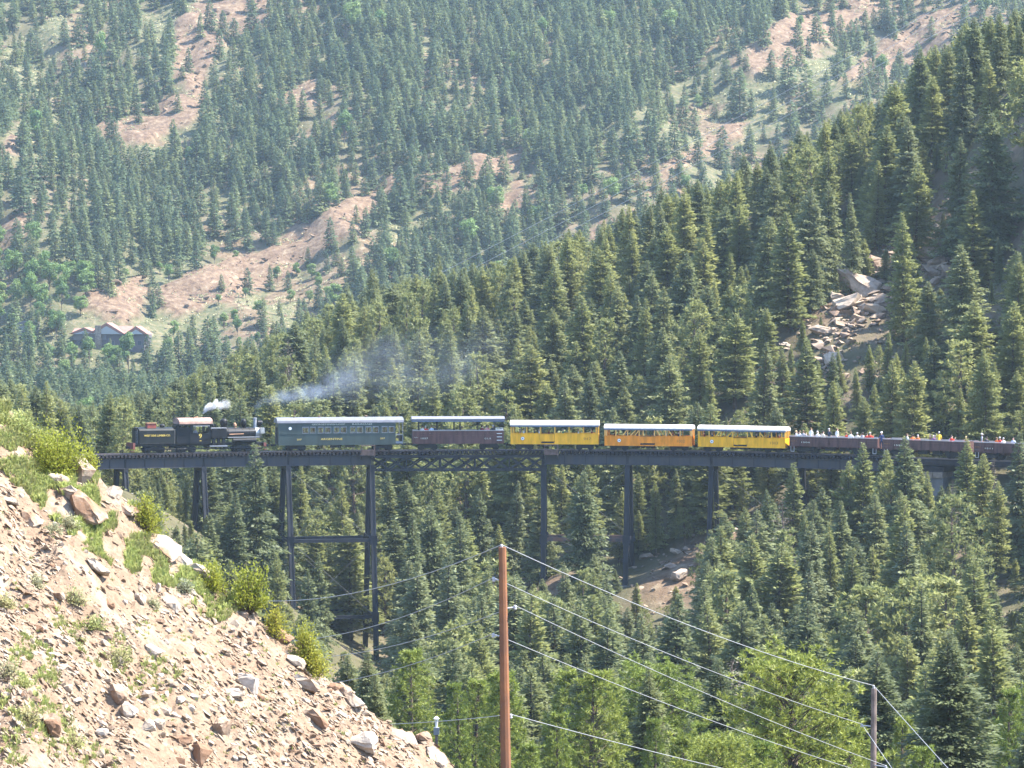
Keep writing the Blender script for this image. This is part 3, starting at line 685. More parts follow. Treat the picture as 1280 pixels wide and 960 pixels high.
def yellow_car(pa, pb, label, pm, tm, tall, door, num, braces, posts, emblem):
    o, L = place('open_excursion_car', pa, pb, label=label, cat='railway car', group='yellow and orange open excursion cars')
    sc = L/(pb-pa); X = lambda p: (p-pa)*sc-L/2
    zb, zs, ze, zt = (.62, 1.72, 2.58, 3.12) if tall else (.50, 1.50, 2.28, 2.74)
    d0, d1 = X(door[0]), X(door[1])
    f = MB(); f.box(-L/2, L/2, -W2+.04, W2-.04, zb, zb+.14)
    for s in (-1, 1):
        y = s*W2
        f.box(-L/2, d0-.03, y-.03, y+.03, zb, zs); f.box(d1+.03, L/2, y-.03, y+.03, zb, zs); f.box(d0-.03, d1+.03, y-.03, y+.03, zb, zb+.10)
        f.box(-L/2, d0-.03, y-.05, y+.05, zs, zs+.06); f.box(d1+.03, L/2, y-.05, y+.05, zs, zs+.06)
        f.box(-L/2+.02, L/2-.02, y-.05, y+.05, ze-.10, ze-.003)
    for x in (-L/2, L/2-.05):
        f.box(x, x+.05, -W2+.035, W2-.035, zb+.145, zs)
    f.build('body', pm, o)
    for s in (-1, 1):
        y = s*W2
        g = MB(); g.box(d0, d1, y-.02, y+.02, zb+.30, zs-.02); g.build('door', pm, o)
        g = MB(); g.box(d0-.02, d1+.02, y-.06, y+.06, zs-.02+.003, zs+.03); g.build('door_head_rail', M['numb'], o)
        g = MB(); g.box(d0+.04, d1-.04, y-.015, y+.015, zb+.13, zb+.25); g.build('door_step', M['iron'], o)
        for p in posts:
            g = MB(); g.box(X(p)-.05, X(p)+.05, y-.045, y+.045, zs+.063, ze-.105); g.build('window_post', tm, o)
        for p0, p1 in braces:
            g = MB(); g.bar((X(p0), y, zs+.09), (X(p1), y, ze-.12), .07, .1); g.build('diagonal_brace', tm, o)
    for x in (-L/2+.04, L/2-.04):
        for y in (-W2, -.4, .4, W2):
            g = MB(); g.box(x-.05, x+.05, y-.06, y+.06, zs+.063, ze+.1); g.build('end_post', tm, o)
    arched_roof(o, -L/2-.06, L/2+.06, ze+.07, zt, W2+.14, M['wroof'], edge=M['under'])
    ex = X(emblem)
    for r, m_, dy in ((.21, M['numb'], 0), (.175, M['white'], .008)):
        g = MB(); g.lathe((0,0,0), [(r,0),(r,.012)], 20); g.build('round_emblem', m_, o, loc=(ex, -W2-.032-dy, (zb+zs)/2+.06), rot=(math.pi/2,0,0))
    g = MB(); g.add([(-.07,-.07,0),(.07,-.07,0),(.07,.07,0),(-.07,.07,0),(-.07,-.07,.01),(.07,-.07,.01),(.07,.07,.01),(-.07,.07,.01)],[(0,3,2,1),(4,5,6,7),(0,1,5,4),(1,2,6,5),(2,3,7,6),(3,0,4,7)]); g.build('emblem_diamond', M['greypaint'], o, loc=(ex,-W2-.054,(zb+zs)/2+.06), rot=(math.pi/2,math.pi/4,0))
    text(o, num, X(pb-14), -W2-.035, (zb+zs)/2+.02, .3, M['numb'], .8)
    bench_rows(o, -L/2+.4, L/2-.4, 7, zb+.12, M['wood'])
    g = MB(); g.box(d0-.1, d1+.1, -W2-.12, -W2-.06, zb-.12, zb-.04); g.build('side_step', M['iron'], o)
    for k in range(4):
        x = d0+k*.5-.3; g = MB(); g.box(x-.12, x+.12, -.8, .8, zb-.22, zb-.003); g.build('underfloor_box', M['iron'], o)
    truck(o, -L/2+1.45, 1.2, .3); truck(o, L/2-1.45, 1.2, .3); couplers(o, L, .5)
    return o, L
y1, L1 = yellow_car(638.8, 748.6, 'tallest yellow excursion car with plain upright posts and white roof, beside the brown open car', M['yellow'], M['ytrim'], True, (677,693.5), '947', [], (642.5,659,676,694,712,729.5,745.5), 654)
y2, L2 = yellow_car(757.5, 866.5, 'orange excursion car with slanted window braces between the two yellow cars', M['orange'], M['otrim'], False, (802,820.5), '1002', [(780.5,785.5),(790,797),(795.5,800.5),(827,822.5),(842,837.5)], (760,771.8,786.5,801,806,820,834,852,864.5), 776)
y3, L3 = yellow_car(875.5, 984.5, 'low yellow excursion car with slanted window braces, last roofed car before the brown gondolas', M['yellow'], M['ytrim'], False, (920,937), '1003', [(897.5,902.5),(903.5,905.5),(912,918.5),(943.5,940.5),(957.5,952.5)], (877.5,889.5,919,937.5,943,953,967.5,980), 893)

gond = []
def gondola(pa, pb, label, num):
    o, L = place('gondola_car', pa, pb, label=label, cat='gondola car', group='brown open gondolas full of passengers')
    zb, zt = .78, 1.78
    f = MB(); f.box(-L/2, L/2, -W2+.03, W2-.03, zb, zb+.12); f.box(-L/2, L/2, -.2, .2, .5, zb); f.build('floor', M['gond'], o)
    for s in (-1, 1):
        for k in range(4):
            g = MB(); g.box(-L/2, L/2, s*W2-.03, s*W2+.03, zb+k*.245+.003, zb+.238+k*.245); g.build('side_board', M['gond'], o)
        for i in range(10):
            x = -L/2+.1+(L-.2)*i/9; g = MB(); g.box(x-.05, x+.05, s*(W2+.065)-.03, s*(W2+.065)+.03, zb-.06, zt-.03); g.build('side_stake', M['gond'], o)
        g = MB(); g.box(-L/2, L/2, s*W2-.07, s*W2+.07, zt-.003, zt+.08); g.build('top_rail', M['grayrail'], o)
    for x in (-L/2+.03, L/2-.03):
        g = MB(); g.box(x-.03, x+.03, -W2+.04, W2-.04, zb+.12, zt+.06); g.build('end_board', M['gond'], o)
    for s in (-1, 1):
        g = MB(); xx = s*(L/2-.35); g.box(xx-.2, xx-.15, -W2-.02, -W2+.04, .22, zb); g.box(xx+.15, xx+.2, -W2-.02, -W2+.04, .22, zb); g.box(xx-.15, xx+.15, -W2-.03, -W2+.05, .20, .27); g.build('stirrup_step', M['grayrail'], o)
    for y in (-.85, .85):
        g = MB(); g.box(-L/2+.3, L/2-.3, y-.2, y+.2, zb+.5, zb+.56); g.box(-L/2+.3, L/2-.3, y*1.27-.03, y*1.27+.03, zb+.57, zb+.95); g.build('long_bench', M['wood'], o)
    for x, w_ in ((-.5,1.0),(1.0,.8),(2.2,.5)):
        g = MB(); g.box(x-w_/2, x+w_/2, -.8, .1, .38, zb-.02); g.build('underfloor_box', M['iron'], o)
    text(o, 'D & R G', -L/2+.5, -W2-.10, zb+.55, .1, M['numb'], .6); text(o, num, -L/2+1.75, -W2-.1, zb+.42, .15, M['pale'], .9)
    truck(o, -L/2+1.7, 1.45, .36); truck(o, L/2-1.7, 1.45, .36); couplers(o, L)
    return o, L
gond.append(gondola(991, 1101.5, 'brown plank gondola full of passengers right behind the last yellow car', '1504'))
gond.append(gondola(1109, 1217.5, 'brown plank gondola with passengers between the other two gondolas, above the concrete abutment', '1529'))
gond.append(gondola(1224.5, 1334, 'last brown plank gondola, partly behind the big spruce and cut off by the picture edge', '1511'))

# --- locomotive
def locomotive():
    o, L = place('steam_locomotive', 217, 329, label='black geared steam locomotive with brown cab roof and gold number 9', cat='locomotive')
    sc = L/(329-217); X = lambda p: (p-217)*sc-L/2
    f = MB(); f.box(X(217), X(328), -.62, .62, .72, .98); f.build('frame', M['iron'], o)
    # oil bunker behind the cab
    f = MB(); f.box(X(217.3), X(237), -1.12, 1.12, .95, 2.62); f.build('fuel_bunker', M['black'], o)
    f = MB(); f.box(X(217.3), X(221.5), -.9, .9, 2.625, 2.85); f.build('bunker_hatch', M['black'], o)
    # cab
    cx0, cx1 = X(233.5), X(259.5)
    f = MB()
    for s in (-1, 1):
        y = s*1.17
        f.box(cx0, cx1, y-.03, y+.03, .95, 2.05)
        for a, b in ((cx0, cx0+.3), (cx1-.3, cx1)): f.box(a, b, y-.03, y+.03, 2.05, 3.02)
        f.box(cx0+.3, cx1-.3, y-.03, y+.03, 2.84, 3.02)
    for x in (cx0, cx1-.06): f.box(x, x+.06, -1.14, 1.14, .95, 2.2)
    f.box(cx1-.06, cx1, -1.14, 1.14, 2.7, 3.02); f.box(cx0+.06, cx1-.06, -1.1, 1.1, .95, 1.1)
    cab = f.build('cab', M['black'], o)
    f = MB(); f.box(cx0+.3, cx1-.15, -1.36, -1.2, 2.75, 2.83); f.build('window_awning', M['greypaint'], cab)
    f = MB(); f.box(cx0+1.0, cx0+1.05, -1.175, -1.13, 2.06, 2.74); f.build('window_mullion', M['iron'], cab)
    arched_roof(o, X(220), X(261.5), 3.05, 3.62, 1.36, M['cabroof'], 'cab_roof', M['black'])
    f = MB(); f.prismx([(-.9,2.62),(.9,2.62),(.95,3.1),(.6,3.45),(0,3.58),(-.6,3.45),(-.95,3.1)], X(220.2), X(221)); f.build('rear_canopy_end', M['iron'], o)
    for y in (-1.1, 1.1):
        f = MB(); f.box(X(221), X(221)+.1, y-.05, y+.05, 2.63, 3.02); f.build('canopy_post', M['iron'], o)
    f = MB(); f.bar((X(240),-.5,3.62),(X(246),-.3,3.75),.1,.05); f.build('roof_hatch', M['wood'], o)
    text(o, '9', X(246.3), -1.215, 1.72, .48, M['gold'], .32, name='cab_number'); f = MB(); f.box(X(245.3), X(247.5), -1.22, -1.205, 1.22, 1.28); f.build('maker_plate', M['gold'], o)
    # boiler
    zc = 1.95; r = .62
    f = MB(); f.tube((cx1-.1,0,zc),(X(318),0,zc), r, .56, n=24); bl = f.build('boiler', M['black'], o, smooth=False)
    for p in (266,275,284,293,302,311):
        f = MB(); rr = r+.02-.055*(p-259.5)/60; f.tube((X(p)-.03,0,zc),(X(p)+.03,0,zc), rr+.012, n=24); f.build('boiler_band', M['iron'], bl)
    f = MB(); f.tube((X(318),0,zc),(X(325),0,zc), .585, n=24); f.build('smokebox', M['silver'], o)
    f = MB(); f.tube((X(325),0,zc),(X(325.6),0,zc), .5, .46, n=24); f.tube((X(325.6),0,zc),(X(326),0,zc), .12, n=10); f.build('smokebox_door', M['silver'], o)
    def dome(p, rr, z0, z1, nm):
        h = z1-z0; f = MB(); f.lathe((X(p),0,z0),[(rr*.92,-.15),(rr*.85,h*.12),(rr*.86,h*.3),(rr,h*.38),(rr,h*.7),(rr*.86,h*.86),(rr*.5,h*.97),(.02,h)],18); f.build(nm, M['black'], o, smooth=True)
    dome(279.3, .40, 2.5, 3.48, 'sand_dome'); dome(304.3, .30, 2.45, 3.42, 'steam_dome')
    f = MB(); f.lathe((X(293.3),0,2.5),[(.16,0),(.16,.08),(.06,.12),(.06,.2),(.19,.22),(.15,.42),(.06,.5),(.03,.6)],12); f.build('bell', M['wood'], o)
    f = MB(); f.lathe((X(266.5),.1,2.5),[(.09,-.1),(.09,.22),(.14,.25),(.08,.42)],10); f.build('safety_valve', M['iron'], o)
    f = MB(); f.tube((X(262),-.1,2.5),(X(262),-.1,2.95),.035,n=6); f.tube((X(262),-.1,2.95),(X(262),-.1,3.1),.06,n=8); f.build('whistle', M['gold'], o)
    f = MB(); f.lathe((X(318.5),0,2.42),[(.23,0),(.2,.2),(.17,.95),(.2,1.0),(.2,1.08),(.17,1.1)],14); f.build('chimney', M['greypaint'], o)
    f = MB(); f.tube((X(321.5),0,2.98),(X(327),0,2.98),.27,.27,n=14); hl = f.build('headlight', M['black'], o)
    f = MB(); f.tube((X(327),0,2.98),(X(327.3),0,2.98),.22,n=14); f.build('lens', M['silver'], hl)
    f = MB(); f.box(X(322.5), X(325.5), -.2, .2, 2.5, 2.72); f.build('headlight_bracket', M['iron'], o)
    f = MB(); f.box(X(322.5), X(327.5), -.95, -.45, 1.9, 2.5); f.build('air_pump', M['silver'], o)
    # engine block with three upright cylinders on the near side
    for k in range(3):
        f = MB(); x = X(263.5)+k*.52; f.tube((x,-1.0,1.55),(x,-1.0,2.42),.22,n=12); f.tube((x,-1.0,2.42),(x,-1.0,2.5),.25,n=12); f.box(x-.16,x+.16,-1.2,-.8,.75,1.55); f.build('cylinder', M['black'], o)
    f = MB(); f.box(X(260), X(279), -1.25, -1.18, 1.5, 2.4); f.build('cylinder_jacket', M['black'], o)
    f = MB(); f.box(X(260), X(279.5), -1.24, -.5, 2.5, 2.56); f.build('jacket_cover', M['greypaint'], o)
    # running board, side tank and pipes
    f = MB(); f.box(X(281), X(321), -1.22, -.55, 1.52, 1.57); f.build('running_board', M['greypaint'], o)
    f = MB(); f.tube((X(287),-1.08,1.20),(X(316),-1.08,1.20),.26,n=14); f.build('air_tank', M['black'], o)
    f = MB(); f.tube((X(281),-1.2,2.2),(X(316),-1.0,2.2),.03,n=5); f.build('handrail', M['rod'], o)
    f = MB(); f.tube((X(284),-.72,1.85),(X(302),-.7,1.88),.045,n=5); f.build('copper_pipe', M['wood'], o)
    f = MB(); f.box(X(281), X(318), .55, 1.22, 1.5, 1.56); f.build('far_running_board', M['iron'], o)
    f = MB(); f.box(X(258), X(280), -1.25, -.85, .62, .74); f.build('step_board', M['greypaint'], o)
    # line shaft along the near side, with universal joints
    f = MB(); f.tube((X(218),-1.0,.42),(X(322),-1.0,.42),.06,n=8)
    for p in (228,240,256,266,276,286,300,314): f.tube((X(p)-.1,-1.0,.42),(X(p)+.1,-1.0,.42),.12,n=8)
    f.build('line_shaft', M['iron'], o)
    for p in (231.5, 301): truck(o, X(p), 1.3, .34)
    for p in (225.8,237.2,295.3,306.7):
        f = MB(); f.tube((X(p),-.93,.36),(X(p),-.86,.36),.3,n=16); f.build('bevel_gear', M['iron'], o)
    f = MB(); f.box(X(256), X(282), -.7, .7, .5, .72); f.build('ash_pan', M['iron'], o)
    f = MB(); f.box(X(326), X(329), -1.15, 1.15, .55, .95); f.build('buffer_beam', M['redbeam'], o)
    for y in (-.9, .9):
        f = MB(); f.box(X(326), X(329.5), y-.2, y+.2, .2, .28); f.build('foot_board', M['redbeam'], o)
    couplers(o, L)
    return o, L, X
loco, LL, LX = locomotive()
def tender():
    o, L = place('tender', 163, 215.5, label='black tender lettered in gold with a red box on top, coupled behind the cab', cat='tender')
    x0 = -L/2+.55; x1 = L/2-.25
    f = MB(); f.box(-L/2+.1, L/2, -.95, .95, .72, .95); f.build('frame', M['iron'], o)
    f = MB(); pts = [(-1.18,.96),(1.18,.96),(1.18,2.38),(1.0,2.55),(.5,2.68),(-.5,2.68),(-1.0,2.55),(-1.18,2.38)]
    f.prismx(pts, x0, x1); tk = f.build('tank', M['tender'], o)
    for y in (-1.19, 1.19):
        f = MB(); f.box(x0+.02, x1-.02, y-.02, y+.02, 1.02, 1.09); f.build('belt_strip', M['iron'], tk)
    f = MB(); f.box(-L/2+1.55, -L/2+2.5, -.8, -.1, 2.6, 3.1); f.build('red_box', M['redbox'], o)
    f = MB(); f.box(-L/2+1.5, -L/2+2.55, -.85, -.05, 3.1, 3.15); f.build('box_lid', M['wood'], o)
    f = MB(); f.lathe((L/2-1.25,-.3,2.62),[(.26,0),(.26,.22),(.32,.25),(.2,.36),(.02,.4)],14); f.build('water_hatch', M['black'], o)
    f = MB(); f.box(L/2-.22, L/2-.04, -1.0, .4, 1.0, 2.5); f.build('gangway_plate', M['stone'], o)
    f = MB(); f.lathe((-L/2+.35,-.5,2.35),[(.14,0),(.18,.1),(.18,.32),(.05,.42)],10); f.build('rear_lamp', M['black'], o)
    f = MB()
    for y in (-.9,-.5): f.box(-L/2+.38, -L/2+.43, y-.03, y+.03, .95, 2.5)
    for z in (1.2,1.5,1.8,2.1): f.box(-L/2+.38, -L/2+.43, -.87, -.53, z-.03, z+.03)
    f.build('ladder', M['rod'], o)
    f = MB(); f.box(-L/2-.12, -L/2+.12, -1.1, 1.1, .45, 1.12); f.build('buffer_beam', M['redbeam'], o)
    f = MB(); f.box(-L/2-.3, -L/2+.05, -1.05, -.45, .18, .25); f.build('foot_board', M['redbeam'], o)
    text(o, 'WEST SIDE LUMBER CO.', (x0+x1)/2+.05, -1.205, 1.85, .20, M['gold'], 2.85)
    f = MB(); f.tube((-L/2+.9,-1.0,.42),(L/2,-1.0,.42),.05,n=8); f.build('line_shaft', M['iron'], o)
    truck(o, 0.15, 1.5, .34); couplers(o, L)
tender()
# ------------------------------------------------------------------ rocks on the foreground slope
ORD = 'first second third fourth fifth sixth seventh eighth ninth tenth eleventh twelfth thirteenth fourteenth fifteenth sixteenth seventeenth eighteenth nineteenth'.split()
def ordinal(i):
    n = i+1
    if n < 20: return ORD[n-1]
    tens = {2:('twentieth','twenty'),3:('thirtieth','thirty'),4:('fortieth','forty'),5:('fiftieth','fifty'),6:('sixtieth','sixty')}[min(n//10, 6)]
    return tens[0] if n % 10 == 0 else tens[1]+' '+ORD[n % 10-1]
def rock_mesh(seed, n=16, flat=.6, long=1.3, sub=False):
    r = np.random.default_rng(seed); bm = bmesh.new()
    for _ in range(n):
        v = r.normal(size=3); v /= np.linalg.norm(v)+1e-6; v = np.clip(v, -.72, .72)*r.uniform(.85, 1.1); bm.verts.new((v[0]*.62*long, v[1]*.62, v[2]*.62*flat))
    g = bmesh.ops.convex_hull(bm, input=bm.verts); bmesh.ops.delete(bm, geom=[e for e in g['geom_interior'] if isinstance(e, bmesh.types.BMVert)], context='VERTS')
    if sub:
        bmesh.ops.subdivide_edges(bm, edges=bm.edges, cuts=2, use_grid_fill=True)
        for v in bm.verts: v.co += Vector(r.normal(size=3))*.018
    me = bpy.data.meshes.new('rock'); bm.to_mesh(me); bm.free(); me.materials.append(M['rock']); return me
RK = [rock_mesh(100+i, random.choice((10,12,15)), random.choice((.4,.55,.75,.9)), random.choice((1.0,1.3,1.7))) for i in range(14)]
RKL = [rock_mesh(200+i, 18, random.choice((.45,.6,.8)), random.choice((1.1,1.5)), True) for i in range(8)]
FALL = Vector((.79, 0, -.62)).normalized()
BIGR = [ # px, py, width px, height ratio, label, long
 (100,598,34,.9,'pale blocky boulder beside the big green bush, just under the bridge end',0),
 (142,603,26,.8,'tan boulder with rusty top on the skyline under the first tower legs',0),
 (75,604,36,.5,'low brown topped rock directly below the big green bush',1),(108,648,64,.45,'long pale slab slanting down through the grass',1),(92,625,34,.6,'pale slab above the long slanting slab',1),
 (205,690,58,.3,'long thin pale slab lying on the skyline among dry grass',1),(160,640,36,.3,'thin pale slab on the skyline below the rusty topped boulder',1),(250,722,34,.5,'brown rounded rock on the skyline above the yellow green bush',1),(228,705,30,.45,'mauve grey rock beside the brown rounded rock on the skyline',1),
 (12,630,28,.5,'brown edged slab at the picture border below the grass',1),(40,655,34,.5,'pale slab with brown underside in the upper scree',1),
 (455,932,42,.75,'largest flat faced tan block near the slope foot',0),(370,830,34,.5,'pale topped boulder with rusty face on the skyline by the last small pine',1),(430,852,20,.9,'upright orange rock on the skyline',0),
 (420,842,22,.5,'dark cracked slab leaning on the orange rock',1),(62,916,30,1,'dark jagged mottled rock low in the scree',0),(145,876,26,.9,'dark brown pointed rock in the dark rock cluster',0),(160,893,26,.7,'dark overhanging rock under the pointed one',0),
 (184,912,24,.8,'black shadowed angular rock in the lower cluster',0),(197,908,24,.8,'brown tilted rock next to the black shadowed one',0),(278,916,26,1,'tall brown slab face standing up in the scree',0),(190,818,26,.6,'orange brown lens shaped rock alone in pale scree',1),
 (212,758,30,.5,'long rusty tilted slab in the middle scree',1),(120,716,34,.4,'long dark red shard high in the scree',1),(505,915,48,.4,'long tan slab on the skyline near the slope foot',1),(528,926,28,.7,'rusty cracked block at the end of the long tan slab',0),
 (440,880,30,.6,'pale pinkish block under the orange rock on the skyline',1),(378,858,34,.6,'brown wedge below the pale topped boulder',1),(310,862,26,.8,'dark rusty rock half way down the lower scree',0),(292,870,28,.7,'orange cracked rock by the dark rusty one',0),
 (545,948,40,.4,'flat pale slab at the very foot of the skyline',1),(395,905,30,.6,'rusty pointed rock left of the flat faced block',1),(350,800,30,.5,'pale slab at the skyline beside the small bushes',1),(228,930,26,.8,'brown angular rock leaning in the lower scree',0),(250,950,30,.8,'rust red rock at the bottom edge of the scree',0),(395,770,24,.5,'x',1)]
BIGR = BIGR[:-1]
placed_r = []
def add_rock(px, py, wpx, hr, label, lng, big=False, group=None, me=None):
    h = hitS(px, py)
    if h is None: h = Vector((P(px, py, 89.5).x, 89.5, S1(P(px, py, 89.5).x, 89.5)))
    w_ = wpx/FPX*h.y
    me = me or (random.choice(RKL) if big else random.choice(RK))
    o = link('rock', me); o.location = h+Vector((0, 0, w_*(.16 if big else .08)*hr))
    e = Vector((1, random.uniform(-.35,.35), -.7+random.uniform(-.25,.25))).normalized() if lng else Vector((1, random.uniform(-.8,.8), random.uniform(-.7,.3))).normalized()
    q = e.to_track_quat('X', 'Z').to_euler(); o.rotation_euler = (q.x+random.uniform(-.4,.4), q.y, q.z+(0 if lng else random.uniform(-1, 1)))
    o.scale = (w_*.85, w_*.85, w_*1.0*hr*1.5); tag(o, label, 'rock', group); placed_r.append((px, py, wpx)); return o
for px, py, wp, hr, lb, lg in BIGR: add_rock(px, py, wp, hr, lb, lg, True)
RA = [(90,600,'under the big green bush'),(180,650,'among the grass near the skyline'),(20,700,'at the picture border high in the scree'),(90,730,'in the upper scree below the grass'),(170,740,'in the upper middle scree'),(240,745,'below the yellow green bush'),
 (300,790,'near the two small skyline pines'),(150,810,'in the middle of the scree'),(230,830,'in the middle scree by the lens shaped rock'),(320,850,'in the scree under the small bushes'),(380,880,'by the wedge and pale topped boulder'),(60,800,'in the dry grass clumps'),(50,890,'round the dark mottled rock'),
 (150,900,'in the dark rock cluster'),(220,910,'beside the dark rock cluster'),(290,920,'round the tall brown slab face'),(350,940,'on the low scree edge'),(420,940,'by the largest flat faced block'),(490,945,'near the slope foot skyline'),(20,760,'at the border by dry grass')]
cand = []
for _ in range(5000):
    px = random.uniform(0, 580); py = random.uniform(575, 960)
    sky_y = np.interp(px, [a for a, b in SKY], [b for a, b in SKY])
    if py < sky_y+6: continue
    if in_poly([px], [py], [(0,505),(120,590),(260,720),(230,745),(100,680),(0,600)])[0] and random.random() < .8: continue
    wp = 7+12*random.random()**2.8
    if vnoise(px*.03, py*.03+4) < .42 and random.random() < .6: continue
    if any((px-a)**2+(py-b)**2 < (.42*(wp+c))**2 for a, b, c in placed_r+cand): continue
    cand.append((px, py, wp))
    if len(cand) >= 262: break
by = {}
for c in cand:
    k = min(range(len(RA)), key=lambda i: (RA[i][0]-c[0])**2+(RA[i][1]-c[1])**2); by.setdefault(k, []).append(c)
for k, cs in by.items():
    cs.sort()
    for i, (px, py, wp) in enumerate(cs):
        hr = random.uniform(.4, .95); sh = 'flat' if hr < .55 else ('angular' if hr < .75 else 'blocky'); sz = 'small' if wp < 11 else ('mid-sized' if wp < 15 else 'larger')
        o = add_rock(px, py, wp, hr, '%s %s rock %s, %s going downslope' % (sz, sh, RA[k][2], ordinal(i)), random.random() < .6, wp > 15, 'loose rocks on the foreground slope')
def rubble():
    """tens of thousands of scree stones joined into one mesh"""
    base = []
    for i in range(10):
        me = rock_mesh(300+i, 8, random.choice((.4,.55,.8)), random.choice((1.0,1.6,2.1))); v = np.array([v.co[:] for v in me.vertices]); f = np.array([p.vertices[:] for p in me.polygons]); base.append((v, f))
    N = 24000; V = []; F = []; nb = 0
    u = rng.random(N*4); yy = 60+u*31; px = rng.uniform(-20, 620, N*4); xx = (px-640)/FPX*yy; xx = xx[:]; zz = S(xx, yy)
    qx, qy = proj(xx, yy, zz); ok = (qy < 985)&(qy > 400)
    clump = fbm(qx*.02+5, qy*.02, 3)+.25*vnoise(qx*.09, qy*.09); gr = in_poly(qx, qy, [(0,495),(120,585),(260,715),(235,745),(100,670),(0,590)])
    ok &= (rng.random(N*4) < np.clip((clump-.42)*4, .12, 1)) & (~gr | (rng.random(N*4) < .25))
    xx, yy, zz = xx[ok][:N], yy[ok][:N], zz[ok][:N]
    for i in range(len(xx)):
        v, f = base[i % 10]; s = .024+.12*rng.random()**4.2
        a = rng.uniform(-.6, .6); b = .62+rng.uniform(-.35, .35); c = rng.uniform(-.9, .9)
        Rm = np.array(Matrix.Rotation(c, 3, 'Z')@Matrix.Rotation(b, 3, 'Y')@Matrix.Rotation(a, 3, 'X'))
        V.append((v*s*np.array([1.2,1,1]))@Rm.T+np.array([xx[i], yy[i], zz[i]+s*.12])); F.append(f+nb); nb += len(v)
    me = mesh_np('scree_stones', np.concatenate(V), [np.concatenate(F)], False, [rock_mat('scree_stone', (.36,.30,.235), (.28,.222,.165), (.17,.11,.07), 2.2, .4)])
    o = link('scree_stones', me); o['kind'] = 'stuff'
rubble()
def grass():
    """blades in tufts over the grassy bands of the slope"""
    V = []; F = []; T = []; nb = 0
    Z = [([(-20,490),(40,545),(120,592),(170,640),(262,715),(250,745),(180,720),(110,680),(60,640),(0,580),(-20,560)], 2300, .19), ([(255,712),(300,755),(280,780),(235,750)], 160, .18),
         ([(0,860),(80,870),(150,960),(0,960)], 300, .13), ([(70,740),(150,790),(230,850),(210,880),(110,830),(60,770)], 220, .12), ([(0,790),(60,800),(80,850),(20,860)], 150, .13), ([(0,600),(560,960),(300,960),(0,760)], 200, .08), ([(-10,490),(60,545),(50,570),(-10,520)], 400, .26)]
    for poly, n, h in Z:
        xs = [p[0] for p in poly]; ys = [p[1] for p in poly]; k = 0; tries = 0
        while k < n and tries < n*12:
            tries += 1; px = random.uniform(min(xs), max(xs)); py = random.uniform(min(ys), max(ys))
            if not in_poly([px], [py], poly)[0] or vnoise(px*.06+9, py*.06) < .38: continue
            k += 1; Yg = random.uniform(0, 1)
            hh = None
            d = ray(px, py); # coarse hit by bisection along the smooth slope
            y0, y1 = 55., 90.
            for _ in range(12):
                ym = (y0+y1)/2; zc = np.interp(d.x/d.y*ym, _sx, _sz)-.36*(90-ym)
                if zc > CAMZ+d.z/d.y*ym: y1 = ym
                else: y0 = ym
            grass.pts.append((d.x/d.y*y1, y1, h*random.uniform(.6, 1.3), random.random()))
    A = np.array(grass.pts); zz = S(A[:, 0], A[:, 1])
    for i, (x, y, h, tn) in enumerate(A):
        nbld = rng.integers(9, 16); c = np.array([x, y, zz[i]-.02]); tt = np.clip(tn*.6+.4*vnoise(x*.8, y*.8), 0, 1)
        for _ in range(nbld):
            a = rng.uniform(0, 6.28); l = h*rng.uniform(.5, 1.1); ln = rng.uniform(.15, .7); dx = np.array([math.cos(a), math.sin(a), 0]); sd = np.array([-math.sin(a), math.cos(a), 0])*.012*(1+h*3)
            b0 = c+dx*rng.uniform(0, .07); md = b0+dx*l*ln*.4+np.array([0,0,l*.6]); tp = b0+dx*l*ln*1.0+np.array([0,0,l*(1-.35*ln)])
            V += [b0-sd, b0+sd, md+sd*.7, md-sd*.7, tp]; F.append((nb, nb+1, nb+2, nb+3)); grass.tri.append((nb+3, nb+2, nb+4)); T.append(tt); nb += 5
    me = mesh_np('grass', np.array(V), [np.array(F), np.array(grass.tri)], False, [M['grass']], tone=T+T)
    o = link('grass', me); o['kind'] = 'stuff'
grass.pts = []; grass.tri = []
grass()

# ------------------------------------------------------------------ plants and trees
def diamonds(C, D, Sd, L, Wd):
    """leaf-like rhombs: C base points, D direction, Sd side vector (all (n,3)), L length, Wd width"""
    n = len(C); a = C; b = C+D*(L*.45)[:, None]+Sd*(Wd*.5)[:, None]; c = C+D*L[:, None]; d = C+D*(L*.45)[:, None]-Sd*(Wd*.5)[:, None]
    V = np.stack([a, b, c, d], 1).reshape(-1, 3); i = np.arange(n)*4
    return V, np.stack([i, i+1, i+2, i+3], 1)
def nrm(v): return v/(np.linalg.norm(v, axis=-1, keepdims=True)+1e-9)
def leaf_mesh(name, C, D, L, Wd, r, m, tone):
    n = len(C); rv = r.normal(size=(n, 3)); Sd = nrm(np.cross(D, rv)); V, F = diamonds(C, nrm(D), Sd, L, Wd)
    return mesh_np(name, V, [F], False, [m], tone=tone)
def trunk_mesh(r, H, rad, limbs, m, bend=.0):
    f = MB(); n = 6; p = Vector((0,0,-.8)); ax = []
    for i in range(1, 8):
        t = i/7; q = Vector((bend*math.sin(t*2.4)*.5, bend*math.sin(t*1.7+1)*.4-bend*.33, H*t*.97)); f.tube(p, q, max(.015, rad*(1-(i-1)/7)**.8), max(.012, rad*(1-i/7)**.8), n=n, cap=False); p = q
    for (a, b, r0) in limbs: f.tube(a, b, r0, r0*.35, n=4, cap=False)
    return f.mesh('trunk', m)
